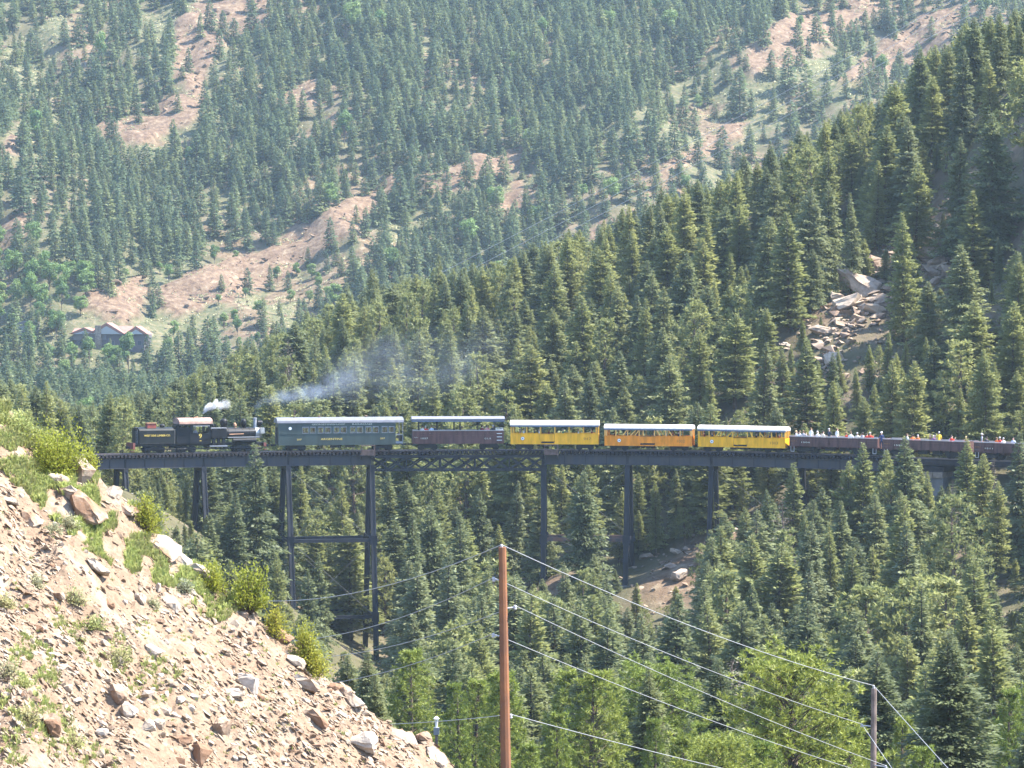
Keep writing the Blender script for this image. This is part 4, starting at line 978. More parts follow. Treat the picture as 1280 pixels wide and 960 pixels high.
def conifer(seed, H=12., R=2.6, z0=.04, nb=150, spray=.42, k=4, mt='spruce', droop=.25, power=1.0, gaps=.25, wfac=.5, hang=.5):
    """boughs spiral up the trunk; every bough carries drooping needle sprays whose faces turn out and up"""
    r = np.random.default_rng(seed); C = []; D = []; L = []; T = []; Nn = []; limbs = []
    lob = r.uniform(0, 6.28, 4); tops = H
    for i in range(nb):
        t = (i+r.random()*.9)/nb; u = z0+(1-z0)*t**.88; h = H*u; az = i*2.39996+r.uniform(-.35, .35)
        prof = (1-u)**power*min(1, .6+(u-z0)*5); ln = R*prof*(1+.16*math.sin(az*2+lob[0]+u*5)+.12*math.sin(az*3+lob[1]-u*9)+.12*math.sin(u*40+lob[2])+r.normal()*.13)
        if r.random() < gaps*.4: ln *= .6
        ln = max(.07, ln); el = .6*u-.02-droop*(1-u)+r.normal()*.07
        ca, sa = math.cos(az), math.sin(az); d0 = np.array([ca*math.cos(el), sa*math.cos(el), math.sin(el)]); side = np.array([-sa, ca, 0]); rad = np.array([ca, sa, 0.])
        base = np.array([0, 0, h]); n = max(2, int(ln/(spray*.36))); tn = r.random()
        if i % 4 == 0: limbs.append((Vector(base), Vector(base+d0*ln*.85), .02+.012*ln))
        for j in range(n):
            s = (j+.3+r.random()*.8)/n; wd = ln*.30*(1-.55*s)+.08
            for q in range(k):
                lat = r.uniform(-1, 1); p = base+d0*(ln*s)+side*lat*wd+np.array([0,0,-.12*ln*s*s-.12*abs(lat)*wd])+r.normal(size=3)*(.05+.1*min(1, spray*2)*prof)
                dd = d0*.75+side*lat*.7+np.array([0,0,-hang*r.uniform(0, 1.2)]); nn = rad*r.uniform(.35, .9)+side*lat*.35+np.array([0,0,r.uniform(.4, 1.0)])+r.normal(size=3)*.38
                C.append(p); D.append(dd); Nn.append(nn); L.append(spray*r.uniform(.6, 1.35)*(1-.6*max(0, (u-.82)/.18))); T.append(np.clip(.45*tn+.35*r.random()+.2*s, 0, 1))
    for j in range(8):
        C.append(np.array([0,0,H*(.975-.008*j)])); D.append(np.array([r.normal()*.3, r.normal()*.3, 1])); Nn.append(r.normal(size=3)); L.append(min(.5, spray)*r.uniform(.6, 1.0)); T.append(r.random())
    L = np.array(L); D = nrm(np.array(D)); n = len(L); Sd = nrm(np.cross(D, np.array(Nn))); V, F = diamonds(np.array(C), D, Sd, L, L*wfac*r.uniform(.7, 1.3, n))
    return mesh_np('crown', V, [F], False, [M[mt]], tone=T), trunk_mesh(r, H, .02*H*.75+.04, limbs, M['bark'], .15), H
def pine(seed, H=11., R=2.3, z0=.15, ncl=260, blades=9, tuft=.34, mt='pine', rounded=.5, bw=.085):
    """needle brushes at the ends of upturned twigs; open, rounded crown"""
    r = np.random.default_rng(seed); C = []; D = []; L = []; T = []; limbs = []; nbr = max(14, int(ncl/9)); 
    for i in range(nbr):
        t = (i+r.random())/nbr; u = z0+(1-z0)*t; h = H*u; az = i*2.39996+r.uniform(-.5, .5)
        prof = ((1-t)**.75)*(1-rounded)+rounded*math.sqrt(max(0, 1-(max(t, .0)*1.0)**2.2)); prof *= min(1, .6+t*2.5)
        ln = R*prof*(1+r.normal()*.2)+.1; el = .15+.7*t+r.normal()*.12
        d0 = np.array([math.cos(az)*math.cos(el), math.sin(az)*math.cos(el), math.sin(el)]); side = np.array([-math.sin(az), math.cos(az), 0]); base = np.array([0,0,min(H*.86, max(.1, h-ln*math.sin(el)*.5))])
        limbs.append((Vector(base), Vector(base+d0*ln*.75), .012+.008*ln)); nc = max(3, int(ncl/nbr*prof*1.5)); tn = r.random()
        for j in range(nc):
            s = ln*(.3+.7*math.sqrt(r.random())); wv = .42*s
            p = base+d0*s+side*r.normal()*wv*.55+np.array([0,0,r.normal()*wv*.4+.06*s]); p[2] = min(p[2], H)
            ax = nrm(d0*.6+np.array([0,0,.8])+r.normal(size=3)*.3); tt = np.clip(.45*tn+.55*r.random(), 0, 1)
            for b in range(blades):
                dd = nrm(ax*r.uniform(.15, 1.0)+r.normal(size=3)*.62); C.append(p+ax*r.uniform(-.35, .15)*tuft); D.append(dd); L.append(tuft*r.uniform(.6, 1.15)); T.append(tt*.8+.2*r.random())
    C = np.array(C); D = np.array(D); L = np.array(L); n = len(L); Sd = nrm(np.cross(D, r.normal(size=(n,3)))); V, F = diamonds(C, D, Sd, L, np.full(n, bw)*r.uniform(.7, 1.4, n))
    return mesh_np('crown', V, [F], False, [M[mt]], tone=T), trunk_mesh(r, H*.93, .022*H*.8+.05, limbs, M['bark'], .3), H
def broadleaf(seed, H=9., R=3., n=1500, leaf=.45, mt='broad', lobes=14, z0=.25):
    r = np.random.default_rng(seed); C = []; T = []; limbs = []; D = []; NN = []
    for i in range(lobes):
        a = r.uniform(0, 6.28); rr = R*.62*math.sqrt(r.random()); z = H*(z0+.12+(.92-z0-.15)*r.random()); rr *= math.sqrt(max(.15, 1-((z/H-.55)/.5)**2)); c = np.array([math.cos(a)*rr, math.sin(a)*rr, z]); s = R*r.uniform(.28, .5); tn = r.random()
        limbs.append((Vector((0,0,H*z0*.8)), Vector(c), .07)); m_ = n//lobes; v = nrm(r.normal(size=(m_, 3))); q = c+v*(s*r.uniform(.55, 1.05, m_)[:, None])*np.array([1,1,.85])
        C.append(q); NN.append(v); D.append(nrm(v+r.normal(size=(m_,3))*.8)); T.append(np.clip(.5*tn+.5*r.random(m_), 0, 1))
    C = np.concatenate(C); D = np.concatenate(D); T = np.concatenate(T); L = leaf*r.uniform(.6, 1.3, len(C))
    NO = np.concatenate(NN)+r.normal(size=(len(C),3))*.45+np.array([0,0,.3]); Dd = nrm(np.cross(NO, r.normal(size=(len(C),3)))); V, F = diamonds(C, Dd, nrm(np.cross(Dd, NO)), L, L*.65)
    return mesh_np('crown', V, [F], False, [M[mt]], tone=T), trunk_mesh(r, H*.8, .13, limbs, M['bark'], .3), H
def dead(seed, H=11., R=1.6):
    c, t, _ = conifer(seed, H, R, .2, 80, .4, 3, 'dead', .1, .6, .6, .08); return c, t, H
V_ = {'spruce': [conifer(10+i, 12, (2.7,3.1,2.8,3.3,2.3,3.0)[i], (.02,.05,.03,.06,.02,.05)[i], (170,185,170,185,160,175)[i], .33, 6, 'spruce', .25, (.9,.8,.95,.72,.98,.85)[i], .4, .5) for i in range(6)],
      'fir': [conifer(30+i, 12, (2.2,2.7,2.4,2.9)[i], (.04,.10,.04,.14)[i], 165, .32, 6, 'pine', .05, (.85,.75,.92,.7)[i], .5, .5, .2) for i in range(4)],
      'pine': [pine(50+i, 11, (1.9,2.4,2.1,2.6)[i], (.12,.2,.1,.18)[i], (400,460,430,480)[i], 9, .42, 'pine', (.35,.5,.4,.5)[i], .12) for i in range(4)],
      'ypine': [pine(70+i, 12, (1.9,2.3,2.1,3.6)[i], (.03,.05,.04,.06)[i], (1300,1600,1450,2700)[i], 18, .25, 'ypine', (.05,.2,.12,.75)[i], .042) for i in range(4)],
      'nspruce': [conifer(90+i, 12, (3.4,3.0)[i], .02, 280, .22, 8, 'spruce', .2, .9, .45, .42) for i in range(2)],
      'mspruce': [conifer(110+i, 10, (2.3,2.7,2.1,2.6,2.3)[i], .01, 80, .7, 3, 'fspruce', .15, (1.0,.95,1.1,.85,1.0)[i], .3, .55) for i in range(5)],
      'broad': [broadleaf(130+i, 9, 2.8, 2400, .45) for i in range(4)], 'dead': [dead(150), dead(151, 12, 1.3)]}
NM = {'spruce':'spruce_tree','fir':'pine_tree','pine':'pine_tree','ypine':'pine_tree','nspruce':'spruce_tree','mspruce':'spruce_tree','broad':'broadleaf_tree','dead':'dead_tree'}
PAL = {'spruce':'dark spruce','fir':'slim olive pine','pine':'open olive pine','ypine':'bright yellowish pine','nspruce':'layered dark spruce','mspruce':'blue green spruce','broad':'light green broad leaved tree','dead':'bare dead tree'}
# trees: dict(x,y,z,H,kind,var,wf)
TREES = []
def T_add(px, top, Y, kind, wf=1.0, var=None, H=None, force=True):
    t = P(px, top, Y); g = G1(t.x, Y); h = H or (t.z-g)
    h = max(2.0, h); TREES.append(dict(x=t.x, y=Y, z=g if H is None else t.z-H, H=h, k=kind, v=var if var is not None else random.randrange(len(V_[kind])), w=wf, hand=1))
HAND = [ # px, top py, depth, kind, width factor
 (325,553,383,'spruce',1.0),(290,612,380,'spruce',1.15),(262,640,378,'spruce',1.0),(350,690,376,'fir',.9),(402,690,384,'spruce',.9),(388,710,370,'spruce',1.0),(430,600,412,'fir',.9),(305,585,392,'spruce',1.0),(232,600,398,'fir',1),(205,590,405,'spruce',1),(185,600,410,'fir',1),
 (130,490,407,'fir',1.1),(60,475,380,'fir',1.1),(20,480,360,'fir',1.1),(85,520,385,'fir',1),(110,500,430,'spruce',.9),
 (990,578,384,'fir',1.3),(1078,553,380,'fir',1.3),(1102,562,384,'fir',1.2),(1132,545,374,'spruce',1.2),(1150,572,378,'fir',1.2),(1118,580,376,'pine',1.1),(1226,566,372,'fir',1.2),(1058,575,382,'fir',1.1),(1165,588,376,'fir',.9),(1208,547,378,'fir',1.3),(1192,600,372,'dead',.9),(1243,570,374,'dead',.8),(1270,540,366,'spruce',1.35),(1245,600,362,'fir',1),(1180,640,360,'fir',.9),
 (732,588,392,'spruce',.95),(712,705,372,'spruce',1.1),(905,640,372,'spruce',1.15),(885,700,350,'spruce',1.1),(1010,640,372,'fir',1),(960,610,378,'spruce',.9),(1120,650,352,'spruce',1.0),(1040,650,360,'fir',1),(1070,670,350,'spruce',1.1),(1000,700,330,'spruce',1.1),(1150,690,340,'fir',1),(1215,680,335,'fir',1),
 (845,585,410,'spruce',1.1),(800,590,412,'fir',1.1),(820,600,408,'fir',.9),(640,600,420,'spruce',1),(600,610,415,'spruce',1),(540,630,400,'spruce',1.05),(520,640,395,'spruce',1.0),(575,640,385,'spruce',1.1),(520,700,360,'spruce',1.2),(640,720,330,'spruce',1.5),(600,740,320,'spruce',1.3),(560,690,350,'spruce',1.2),(760,760,300,'spruce',1.2),(840,740,310,'spruce',1.1),(930,750,300,'spruce',1.2),
 (510,788,222,'ypine',1.2,1),(575,828,205,'ypine',.95,0),(612,820,215,'ypine',.95,2),(742,806,200,'ypine',1.15,1),(700,860,190,'ypine',1,0),(660,905,180,'ypine',1.1,2),(810,870,195,'ypine',.9,0),(870,890,175,'ypine',1.1,2),(1000,796,170,'ypine',1.2,3),(905,905,160,'ypine',1.2,3),(960,895,165,'ypine',1.2,1),
 (1060,880,185,'ypine',1.0,1),(1200,786,178,'nspruce',1.25,0),(1130,868,190,'ypine',1,2),(1150,905,170,'ypine',1,1),(1265,830,200,'ypine',1,0),(1160,830,215,'fir',1.1),(1245,760,240,'fir',1.1),(480,850,250,'broad',1),(470,835,290,'broad',1),(545,880,230,'ypine',.8,2),
 # skyline of the near ridge
 (430,352,560,'spruce',1),(468,335,575,'spruce',1),(548,318,560,'spruce',1.1),(510,345,570,'spruce',1),(590,330,555,'spruce',1.1),(640,322,560,'spruce',1),(712,285,545,'spruce',1.15),(680,300,555,'fir',1),(770,268,540,'spruce',1),(800,280,530,'spruce',1.1),(830,232,530,'spruce',1),(860,225,525,'spruce',1.05),(895,222,520,'spruce',1.1),
 (930,190,515,'spruce',1),(965,175,510,'spruce',1),(1000,160,505,'spruce',1),(1045,150,500,'spruce',1),(1075,130,495,'spruce',1),(1110,118,490,'spruce',1.1),(1150,60,480,'spruce',1.1),(1185,55,478,'spruce',1),(1215,20,474,'spruce',1.2),(1250,15,470,'spruce',1.2),(1275,30,465,'spruce',1.2),(1165,95,470,'fir',1.2),
 (380,385,585,'spruce',1),(340,400,595,'spruce',1),(300,430,590,'fir',1),(260,450,585,'fir',1),(225,470,575,'fir',1),(190,490,570,'fir',1),
 # on the near hillside
 (1150,275,452,'fir',1),(1178,262,450,'spruce',1),(1205,252,448,'fir',1),(1235,262,446,'spruce',1),(1262,280,442,'fir',1),(1285,300,436,'spruce',1),(1215,335,432,'fir',1),(1240,350,428,'fir',1),(1268,370,426,'spruce',1),(1190,352,428,'fir',1),(1160,362,427,'fir',.9),(1245,200,455,'spruce',1),(1190,200,458,'spruce',1),(1275,215,452,'fir',1),
 (198,630,382,'spruce',1.2),(218,655,380,'spruce',1.3),(238,667,381,'fir',1.3),(256,662,378,'spruce',1.2),(274,650,380,'spruce',1.2),(184,620,384,'fir',1.2),(205,600,402,'spruce',1),(225,610,404,'fir',1),(215,600,415,'fir',1),(240,612,412,'spruce',1),(268,600,412,'fir',1),(178,592,412,'spruce',1),(160,600,405,'fir',1),(285,600,410,'spruce',1),(1052,434,424,'fir',1),(1088,430,421,'fir',1),(1108,414,420,'fir',1),(1026,395,436,'spruce',.9),(1072,458,418,'fir',1),(1132,425,419,'fir',1),(1020,450,420,'fir',1),(1095,470,415,'spruce',1),
 (1010,235,448,'spruce',1.15,3),(1035,225,452,'spruce',1),(1068,240,446,'spruce',.95),(1130,265,430,'fir',1.1),(1250,295,432,'spruce',1),(1240,140,440,'spruce',1.2,3),(1195,170,445,'spruce',1),(880,360,460,'spruce',1),(975,310,470,'fir',1),
 (935,330,470,'fir',1),(1225,445,412,'fir',1),(1160,420,415,'fir',1.1),(1120,440,415,'fir',1),(990,430,430,'fir',1),(1040,440,420,'spruce',1),
]
for t in HAND: T_add(*(t[:4]+((t[4] if len(t) > 4 else 1)*(.85 if t[3] in ('spruce','fir') else 1),)+t[5:]))
occ = [(t['x'], t['y']) for t in TREES]
LEGS = [(346,372,575,745),(440,476,575,835),(668,692,580,720),(776,794,580,742),(878,904,578,655),(236,264,575,655),(356,470,655,682),(672,792,655,682),(418,470,752,780),(145,160,575,625)]
SKX = [0,60,110,150,200,250,300,380,430,500,600,700,760,830,900,1000,1100,1150,1215,1290]; SKYY = [468,482,505,492,482,455,432,390,355,338,325,288,268,232,215,158,112,62,20,0]
CLR = [(1038,1108,332,418,447),(1158,1232,300,338,447),(1030,1052,425,480,440),(378,432,590,640,436),(175,225,518,552,470)]
def hill_fill():
    n = 0
    cells = {}
    def near(x, y, d):
        i, j = int(x//8), int(y//8)
        for a in (-1,0,1):
            for b in (-1,0,1):
                for q in cells.get((i+a, j+b), ()):
                    if (q[0]-x)**2+(q[1]-y)**2 < d*d: return True
        return False
    def put(x, y): cells.setdefault((int(x//8), int(y//8)), []).append((x, y))
    for x, y in occ: put(x, y)
    XY = np.stack([rng.uniform(-95, 88, 26000), rng.uniform(195, 640, 26000)], 1)
    Z = G(XY[:, 0], XY[:, 1])
    hw = .147*XY[:, 1]; keep = np.abs(XY[:, 0]) < hw
    for (x, y), z in zip(XY[keep], Z[keep]):
        dens = 3.1 if y > 405 else 3.4
        px, py = proj(x, y, z)
        rt = math.hypot(x-TX0, y-TY0); dt = rt-TR
        if abs(dt) < 3.6 and y > 380: continue
        d = dens*(.8+.7*vnoise(x*.05+9, y*.05))
        if near(x, y, d): continue
        behind = dt > 0
        nz = vnoise(x*.09, y*.09+3)
        H = (7+7*random.random()) if behind else (8+8*random.random())
        if y < 300: H = 8+5*random.random()
        if random.random() < .12: H *= .6
        tx, ty = proj(x, y, z+H); hwpx = .15*H/y*FPX
        # keep clear: boulders, cutting under the bridge, dirt bank behind the locomotive
        if 1028 < px < 1120 and 325 < py < 470 and random.random() < (.97 if py < 425 else .6): continue
        if 1150 < px < 1235 and 290 < py < 345 : continue
        if px+hwpx > 1035 and px-hwpx < 1105 and ty < 425 and py > 425 and y < 445: 
            if random.random() < .9: continue
        cap = np.interp(px, SKX, SKYY)+random.random()*14
        if ty < cap and behind:
            H *= (py-cap)/(py-ty)
            if H < 3.5: continue
            tx, ty = proj(x, y, z+H); hwpx = .15*H/y*FPX
        if any(y < q[4] and px+hwpx*.8 > q[0] and px-hwpx*.8 < q[1] and ty < q[3] and py > q[2] for q in CLR) and random.random() < .93: continue
        if 800 < px < 878 and 675 < py < 765 and y > 392 and y < 412: continue
        if 700 < px < 800 and 705 < py < 760 and 392 < y < 408: continue
        if not behind:
            if px-hwpx*.6 < 1290 and ty < 596:
                H = max(0, (z+H)-0) and H*max(.0, (py-(596+random.random()*50))/(py-ty)); 
                if H < 2.2: continue
                tx, ty = proj(x, y, z+H); hwpx = .15*H/y*FPX
            if y < 412 and any(px+hwpx*1.25 > a and px-hwpx*1.25 < b and ty < d_ and py > c for a, b, c, d_ in LEGS): continue
            if 800 < px < 878 and ty < 745 and py > 690 and y > 330: continue
        if y < 240 and ty < 800: continue
        if px < 600 and y < 330 and py < 800: pass
        if 780 < px < 815 and ty < 750 and py > 690 and not behind: continue
        yel = (px-640)/900+.35*(vnoise(x*.04+30, y*.04)-.5)+(.25 if ty > 430 and behind else 0)
        if y < 235:
            if random.random() < .45: continue
            kk = 'ypine' if random.random() < .4 else 'nspruce'
        elif behind: kk = 'fir' if random.random() < .34+.6*yel else ('pine' if random.random() < .3 else 'spruce')
        else: kk = 'spruce' if random.random() < .6-.5*max(0, yel-.3) else ('pine' if random.random() < .35 else 'fir')
        if kk != 'ypine' and random.random() < .012: kk = 'dead'
        TREES.append(dict(x=x, y=y, z=z, H=H, k=kk, v=random.randrange(len(V_[kk])), w=random.uniform(.95, 1.4), hand=0)); put(x, y); n += 1
hill_fill()
def saplings():
    XY = np.stack([rng.uniform(-75, 75, 9000), rng.uniform(335, 500, 9000)], 1); Z = G(XY[:, 0], XY[:, 1]); pos = np.array([(t['x'], t['y']) for t in TREES]); k = 0
    for (x, y), z in zip(XY, Z):
        if k > 420: break
        if abs(x) > .145*y: continue
        dt = math.hypot(x-TX0, y-TY0)-TR
        if abs(dt) < 3.2 and y > 380: continue
        if ((pos-np.array([x, y]))**2).sum(1).min() < 4.4: continue
        px, py = proj(x, y, z); H = 2.2+3.2*random.random(); tx, ty = proj(x, y, z+H); hw = .2*H/y*FPX
        if (dt < 0 and ty < 598) or any(y < q[4] and px+hw > q[0] and px-hw < q[1] and ty < q[3] and py > q[2] for q in CLR): continue
        if 800 < px < 885 and 690 < py < 760: continue
        if dt < 0 and any(px+hw > a and px-hw < b and ty < d_-25 and py > c for a, b, c, d_ in LEGS): continue
        kk = random.choice(('fir','spruce','fir','pine')); k += 1
        TREES.append(dict(x=x, y=y, z=z, H=H, k=kk, v=random.randrange(len(V_[kk])), w=random.uniform(.9, 1.4), hand=0)); pos = np.vstack([pos, [[x, y]]])
saplings()
# shadowless painter's pass: how much of each tree can be seen
def visible(trees, W_=640, H_=480):
    buf = np.full((H_, W_), -1, np.int32); sc = W_/1280
    order = sorted(range(len(trees)), key=lambda i: -trees[i]['y'])
    yy, xx = np.mgrid[0:H_, 0:W_]
    for i in order:
        t = trees[i]; bx, by = proj(t['x'], t['y'], t['z']); tx, ty = proj(t['x'], t['y'], t['z']+t['H']); hw = .155*t['H']*t['w']/t['y']*FPX*sc
        x0, x1 = int(max(0, tx*sc-hw)), int(min(W_, tx*sc+hw+1)); y0, y1 = int(max(0, ty*sc)), int(min(H_, by*sc))
        if x1 <= x0 or y1 <= y0: continue
        u = (yy[y0:y1, x0:x1]-ty*sc)/max(1, (by-ty)*sc); m_ = np.abs(xx[y0:y1, x0:x1]-tx*sc) < hw*np.clip(u*1.3+.05, 0, 1)
        buf[y0:y1, x0:x1][m_] = i
    # the rock slope hides what lies behind it
    sky_y = np.interp(np.arange(W_)/sc, [a for a, b in SKY], [b for a, b in SKY])*sc
    m_ = (np.arange(H_)[:, None] > sky_y[None]) & (np.arange(W_)[None]/sc < 600); buf[m_] = -1
    cnt = np.bincount(buf[buf >= 0], minlength=len(trees)); sx = np.bincount(buf[buf >= 0], weights=xx[buf >= 0], minlength=len(trees))/np.maximum(cnt, 1)/sc; sy = np.bincount(buf[buf >= 0], weights=yy[buf >= 0], minlength=len(trees))/np.maximum(cnt, 1)/sc
    return cnt, sx, sy
cnt, sx_, sy_ = visible(TREES)
for t, c, a, b in zip(TREES, cnt, sx_, sy_): t['c'] = int(c); t['cx'] = float(a); t['cy'] = float(b)
print('boulderhits', [tuple(round(c,1) for c in hitG(*q, 412, 640)) for q in ((1060,400),(1078,366),(1120,350),(1200,315),(1045,460))])
print('hill trees', len(TREES), 'seen', int((cnt > 8).sum()))
TA = [(60,500,'at the slope crest beyond the big green bush'),(140,520,'beside the tender end of the viaduct'),(210,500,'behind the tender and cab'),(290,490,'behind the locomotive boiler'),(400,480,'in the smoke above the green coach'),(540,490,'behind the brown open car roof'),(690,480,'behind the tall yellow car'),
 (810,480,'behind the orange car'),(930,480,'behind the low yellow car'),(1040,490,'above the first gondola'),(1150,490,'above the middle gondola'),(1245,480,'above the last gondola'),(350,430,'where the ridge dips toward the valley'),(470,400,'on the ridge above the smoke'),(590,390,'on the ridge above the brown open car'),
 (720,360,'on the ridge crest above the tall yellow car'),(850,300,'on the ridge crest above the orange car'),(830,400,'half way up above the orange car'),(950,240,'on the ridge crest above the low yellow car'),(960,360,'half way up above the low yellow car'),(1030,280,'just above the pale boulders'),(1080,180,'on the steep ridge over the boulders'),
 (1170,110,'high on the ridge near its top'),(1250,90,'at the ridge top by the picture edge'),(1170,250,'right of the boulders, uphill'),(1250,230,'on the high slope at the picture edge'),(1130,400,'just below the boulders'),(1230,380,'downhill from the boulders by the picture edge'),
 (200,620,'behind the first towers'),(300,620,'between the first two towers'),(300,700,'over the yellow green bush'),(410,620,'inside the tall first tower frame'),(410,720,'at the feet of the tall tower'),(530,620,'under the lattice truss, upper part'),(530,720,'under the lattice truss, lower part'),(620,650,'behind the pole top under the truss'),
 (735,630,'inside the second tower frame'),(720,740,'below the second tower'),(820,640,'between second tower and next bent'),(850,760,'below the bare dirt bank'),(930,620,'under the girder by the single bent'),(920,700,'in the dark clump below the single bent'),(1020,640,'under the first gondola'),(1020,740,'in the hollow below the first gondola'),
 (1110,600,'right in front of the abutment'),(1110,720,'below the abutment'),(1200,600,'in front of the middle gondola'),(1200,700,'downhill from the middle gondola'),(1260,620,'in front of the last gondola'),(1255,760,'low on the slope at the picture edge'),(500,830,'by the rock slope foot'),(590,880,'close beside the brown pole'),(700,820,'right of the brown pole'),
 (760,900,'under the fanning wires'),(860,860,'between the two utility poles'),(900,930,'low between the two poles'),(1000,870,'left of the shorter pole'),(1140,880,'right of the shorter pole'),(1220,880,'in the lower corner by the picture edge')]
def size_word(h, k):
    return 'tall' if h > (12 if k != 'mspruce' else 11) else ('short' if h < 8 else 'mid-sized')
def place_trees():
    ind = sorted([t for t in TREES if t['c'] > 26], key=lambda t: -t['c'])
    out = []; cap = {'spruce_tree': 285, 'pine_tree': 285, 'dead_tree': 20, 'broadleaf_tree': 60}; used = {}
    for t in ind:
        nm = NM[t['k']]
        if used.get(nm, 0) < cap[nm]: used[nm] = used.get(nm, 0)+1; out.append(t); t['ind'] = 1
    z = {}
    for t in out:
        k = min(range(len(TA)), key=lambda i: (TA[i][0]-t['cx'])**2+1.6*(TA[i][1]-t['cy'])**2); z.setdefault(k, []).append(t)
    for k, ts in z.items():
        ts.sort(key=lambda t: t['cx'])
        for i, t in enumerate(ts):
            c, tr, H0 = V_[t['k']][t['v']]; nm = NM[t['k']]
            o = empty(nm, (t['x'], t['y'], t['z']-.1), random.uniform(0, 6.28), label='%s %s %s, %s from left' % (size_word(t['H'], t['k']), PAL[t['k']], TA[k][2], ordinal(i)), cat='tree', group='conifers of the near hillside' if nm != 'dead_tree' else 'dead trees')
            o.rotation_euler = (random.gauss(0, .025), random.gauss(0, .03), o.rotation_euler[2])
            s = t['H']/H0; o.scale = (s*t['w']*random.uniform(.93, 1.07), s*t['w'], s)
            a = link('trunk', tr, o); b = link('crown', c, o); t['obj'] = b; t['tr'] = a
            if (t['k'], t['v']) not in PROTO: PROTO[(t['k'], t['v'])] = (b, a)
    print('individual trees', used)
PROTO = {}
place_trees()

def forest(name, pts, label):
    """pts: list of (x,y,z,scale,width,kind,var): every further tree, joined as one mass from the crowns and trunks already built"""
    keys = sorted({(p[5], p[6]) for p in pts if (p[5], p[6]) in PROTO}); kk = {k: i for i, k in enumerate(keys)}
    pts = [p for p in pts if (p[5], p[6]) in kk]
    me = bpy.data.meshes.new(name); me.vertices.add(len(pts)); me.vertices.foreach_set('co', np.array([p[:3] for p in pts], np.float32).ravel())
    for nm, ty, arr in (('scl', 'FLOAT_VECTOR', np.array([(p[3]*p[4], p[3]*p[4], p[3]) for p in pts], np.float32)), ('rotv', 'FLOAT_VECTOR', np.array([(random.gauss(0, .025), random.gauss(0, .025), random.uniform(0, 6.28)) for p in pts], np.float32)), ('variant', 'INT', np.array([kk[(p[5], p[6])] for p in pts], np.int32))):
        a = me.attributes.new(nm, ty, 'POINT'); a.data.foreach_set('vector' if ty == 'FLOAT_VECTOR' else 'value', arr.ravel())
    o = link(name, me); o['kind'] = 'stuff'; o['label'] = label
    g = bpy.data.node_groups.new(name, 'GeometryNodeTree'); g.interface.new_socket('Geometry', in_out='INPUT', socket_type='NodeSocketGeometry'); g.interface.new_socket('Geometry', in_out='OUTPUT', socket_type='NodeSocketGeometry')
    N = g.nodes; L = g.links; gi = N.new('NodeGroupInput'); go = N.new('NodeGroupOutput'); J = N.new('GeometryNodeJoinGeometry')
    def attr(n, ty): q = N.new('GeometryNodeInputNamedAttribute'); q.data_type = ty; q.inputs['Name'].default_value = n; return q.outputs['Attribute']
    s_ = attr('scl', 'FLOAT_VECTOR'); r_ = attr('rotv', 'FLOAT_VECTOR'); v_ = attr('variant', 'INT')
    for k, i in kk.items():
        cmp = N.new('FunctionNodeCompare'); cmp.data_type = 'INT'; cmp.operation = 'EQUAL'; L.new(v_, cmp.inputs[2]); cmp.inputs[3].default_value = i
        jj = N.new('GeometryNodeJoinGeometry')
        for ob in PROTO[k]:
            oi = N.new('GeometryNodeObjectInfo'); oi.transform_space = 'ORIGINAL'; oi.inputs[0].default_value = ob; oi.inputs['As Instance'].default_value = False; L.new(oi.outputs['Geometry'], jj.inputs[0])
        ip = N.new('GeometryNodeInstanceOnPoints'); L.new(gi.outputs[0], ip.inputs['Points']); L.new(cmp.outputs[0], ip.inputs['Selection']); L.new(jj.outputs[0], ip.inputs['Instance']); L.new(r_, ip.inputs['Rotation']); L.new(s_, ip.inputs['Scale']); L.new(ip.outputs[0], J.inputs[0])
    L.new(J.outputs[0], go.inputs[0]); md = o.modifiers.new('trees', 'NODES'); md.node_group = g; return o
rest = [(t['x'], t['y'], t['z']-.1, t['H']/V_[t['k']][t['v']][2], t['w'], t['k'], t['v']) for t in TREES if not t.get('ind')]
forest('hillside_forest', rest, 'remaining conifers packed between the near trees on the hillside')

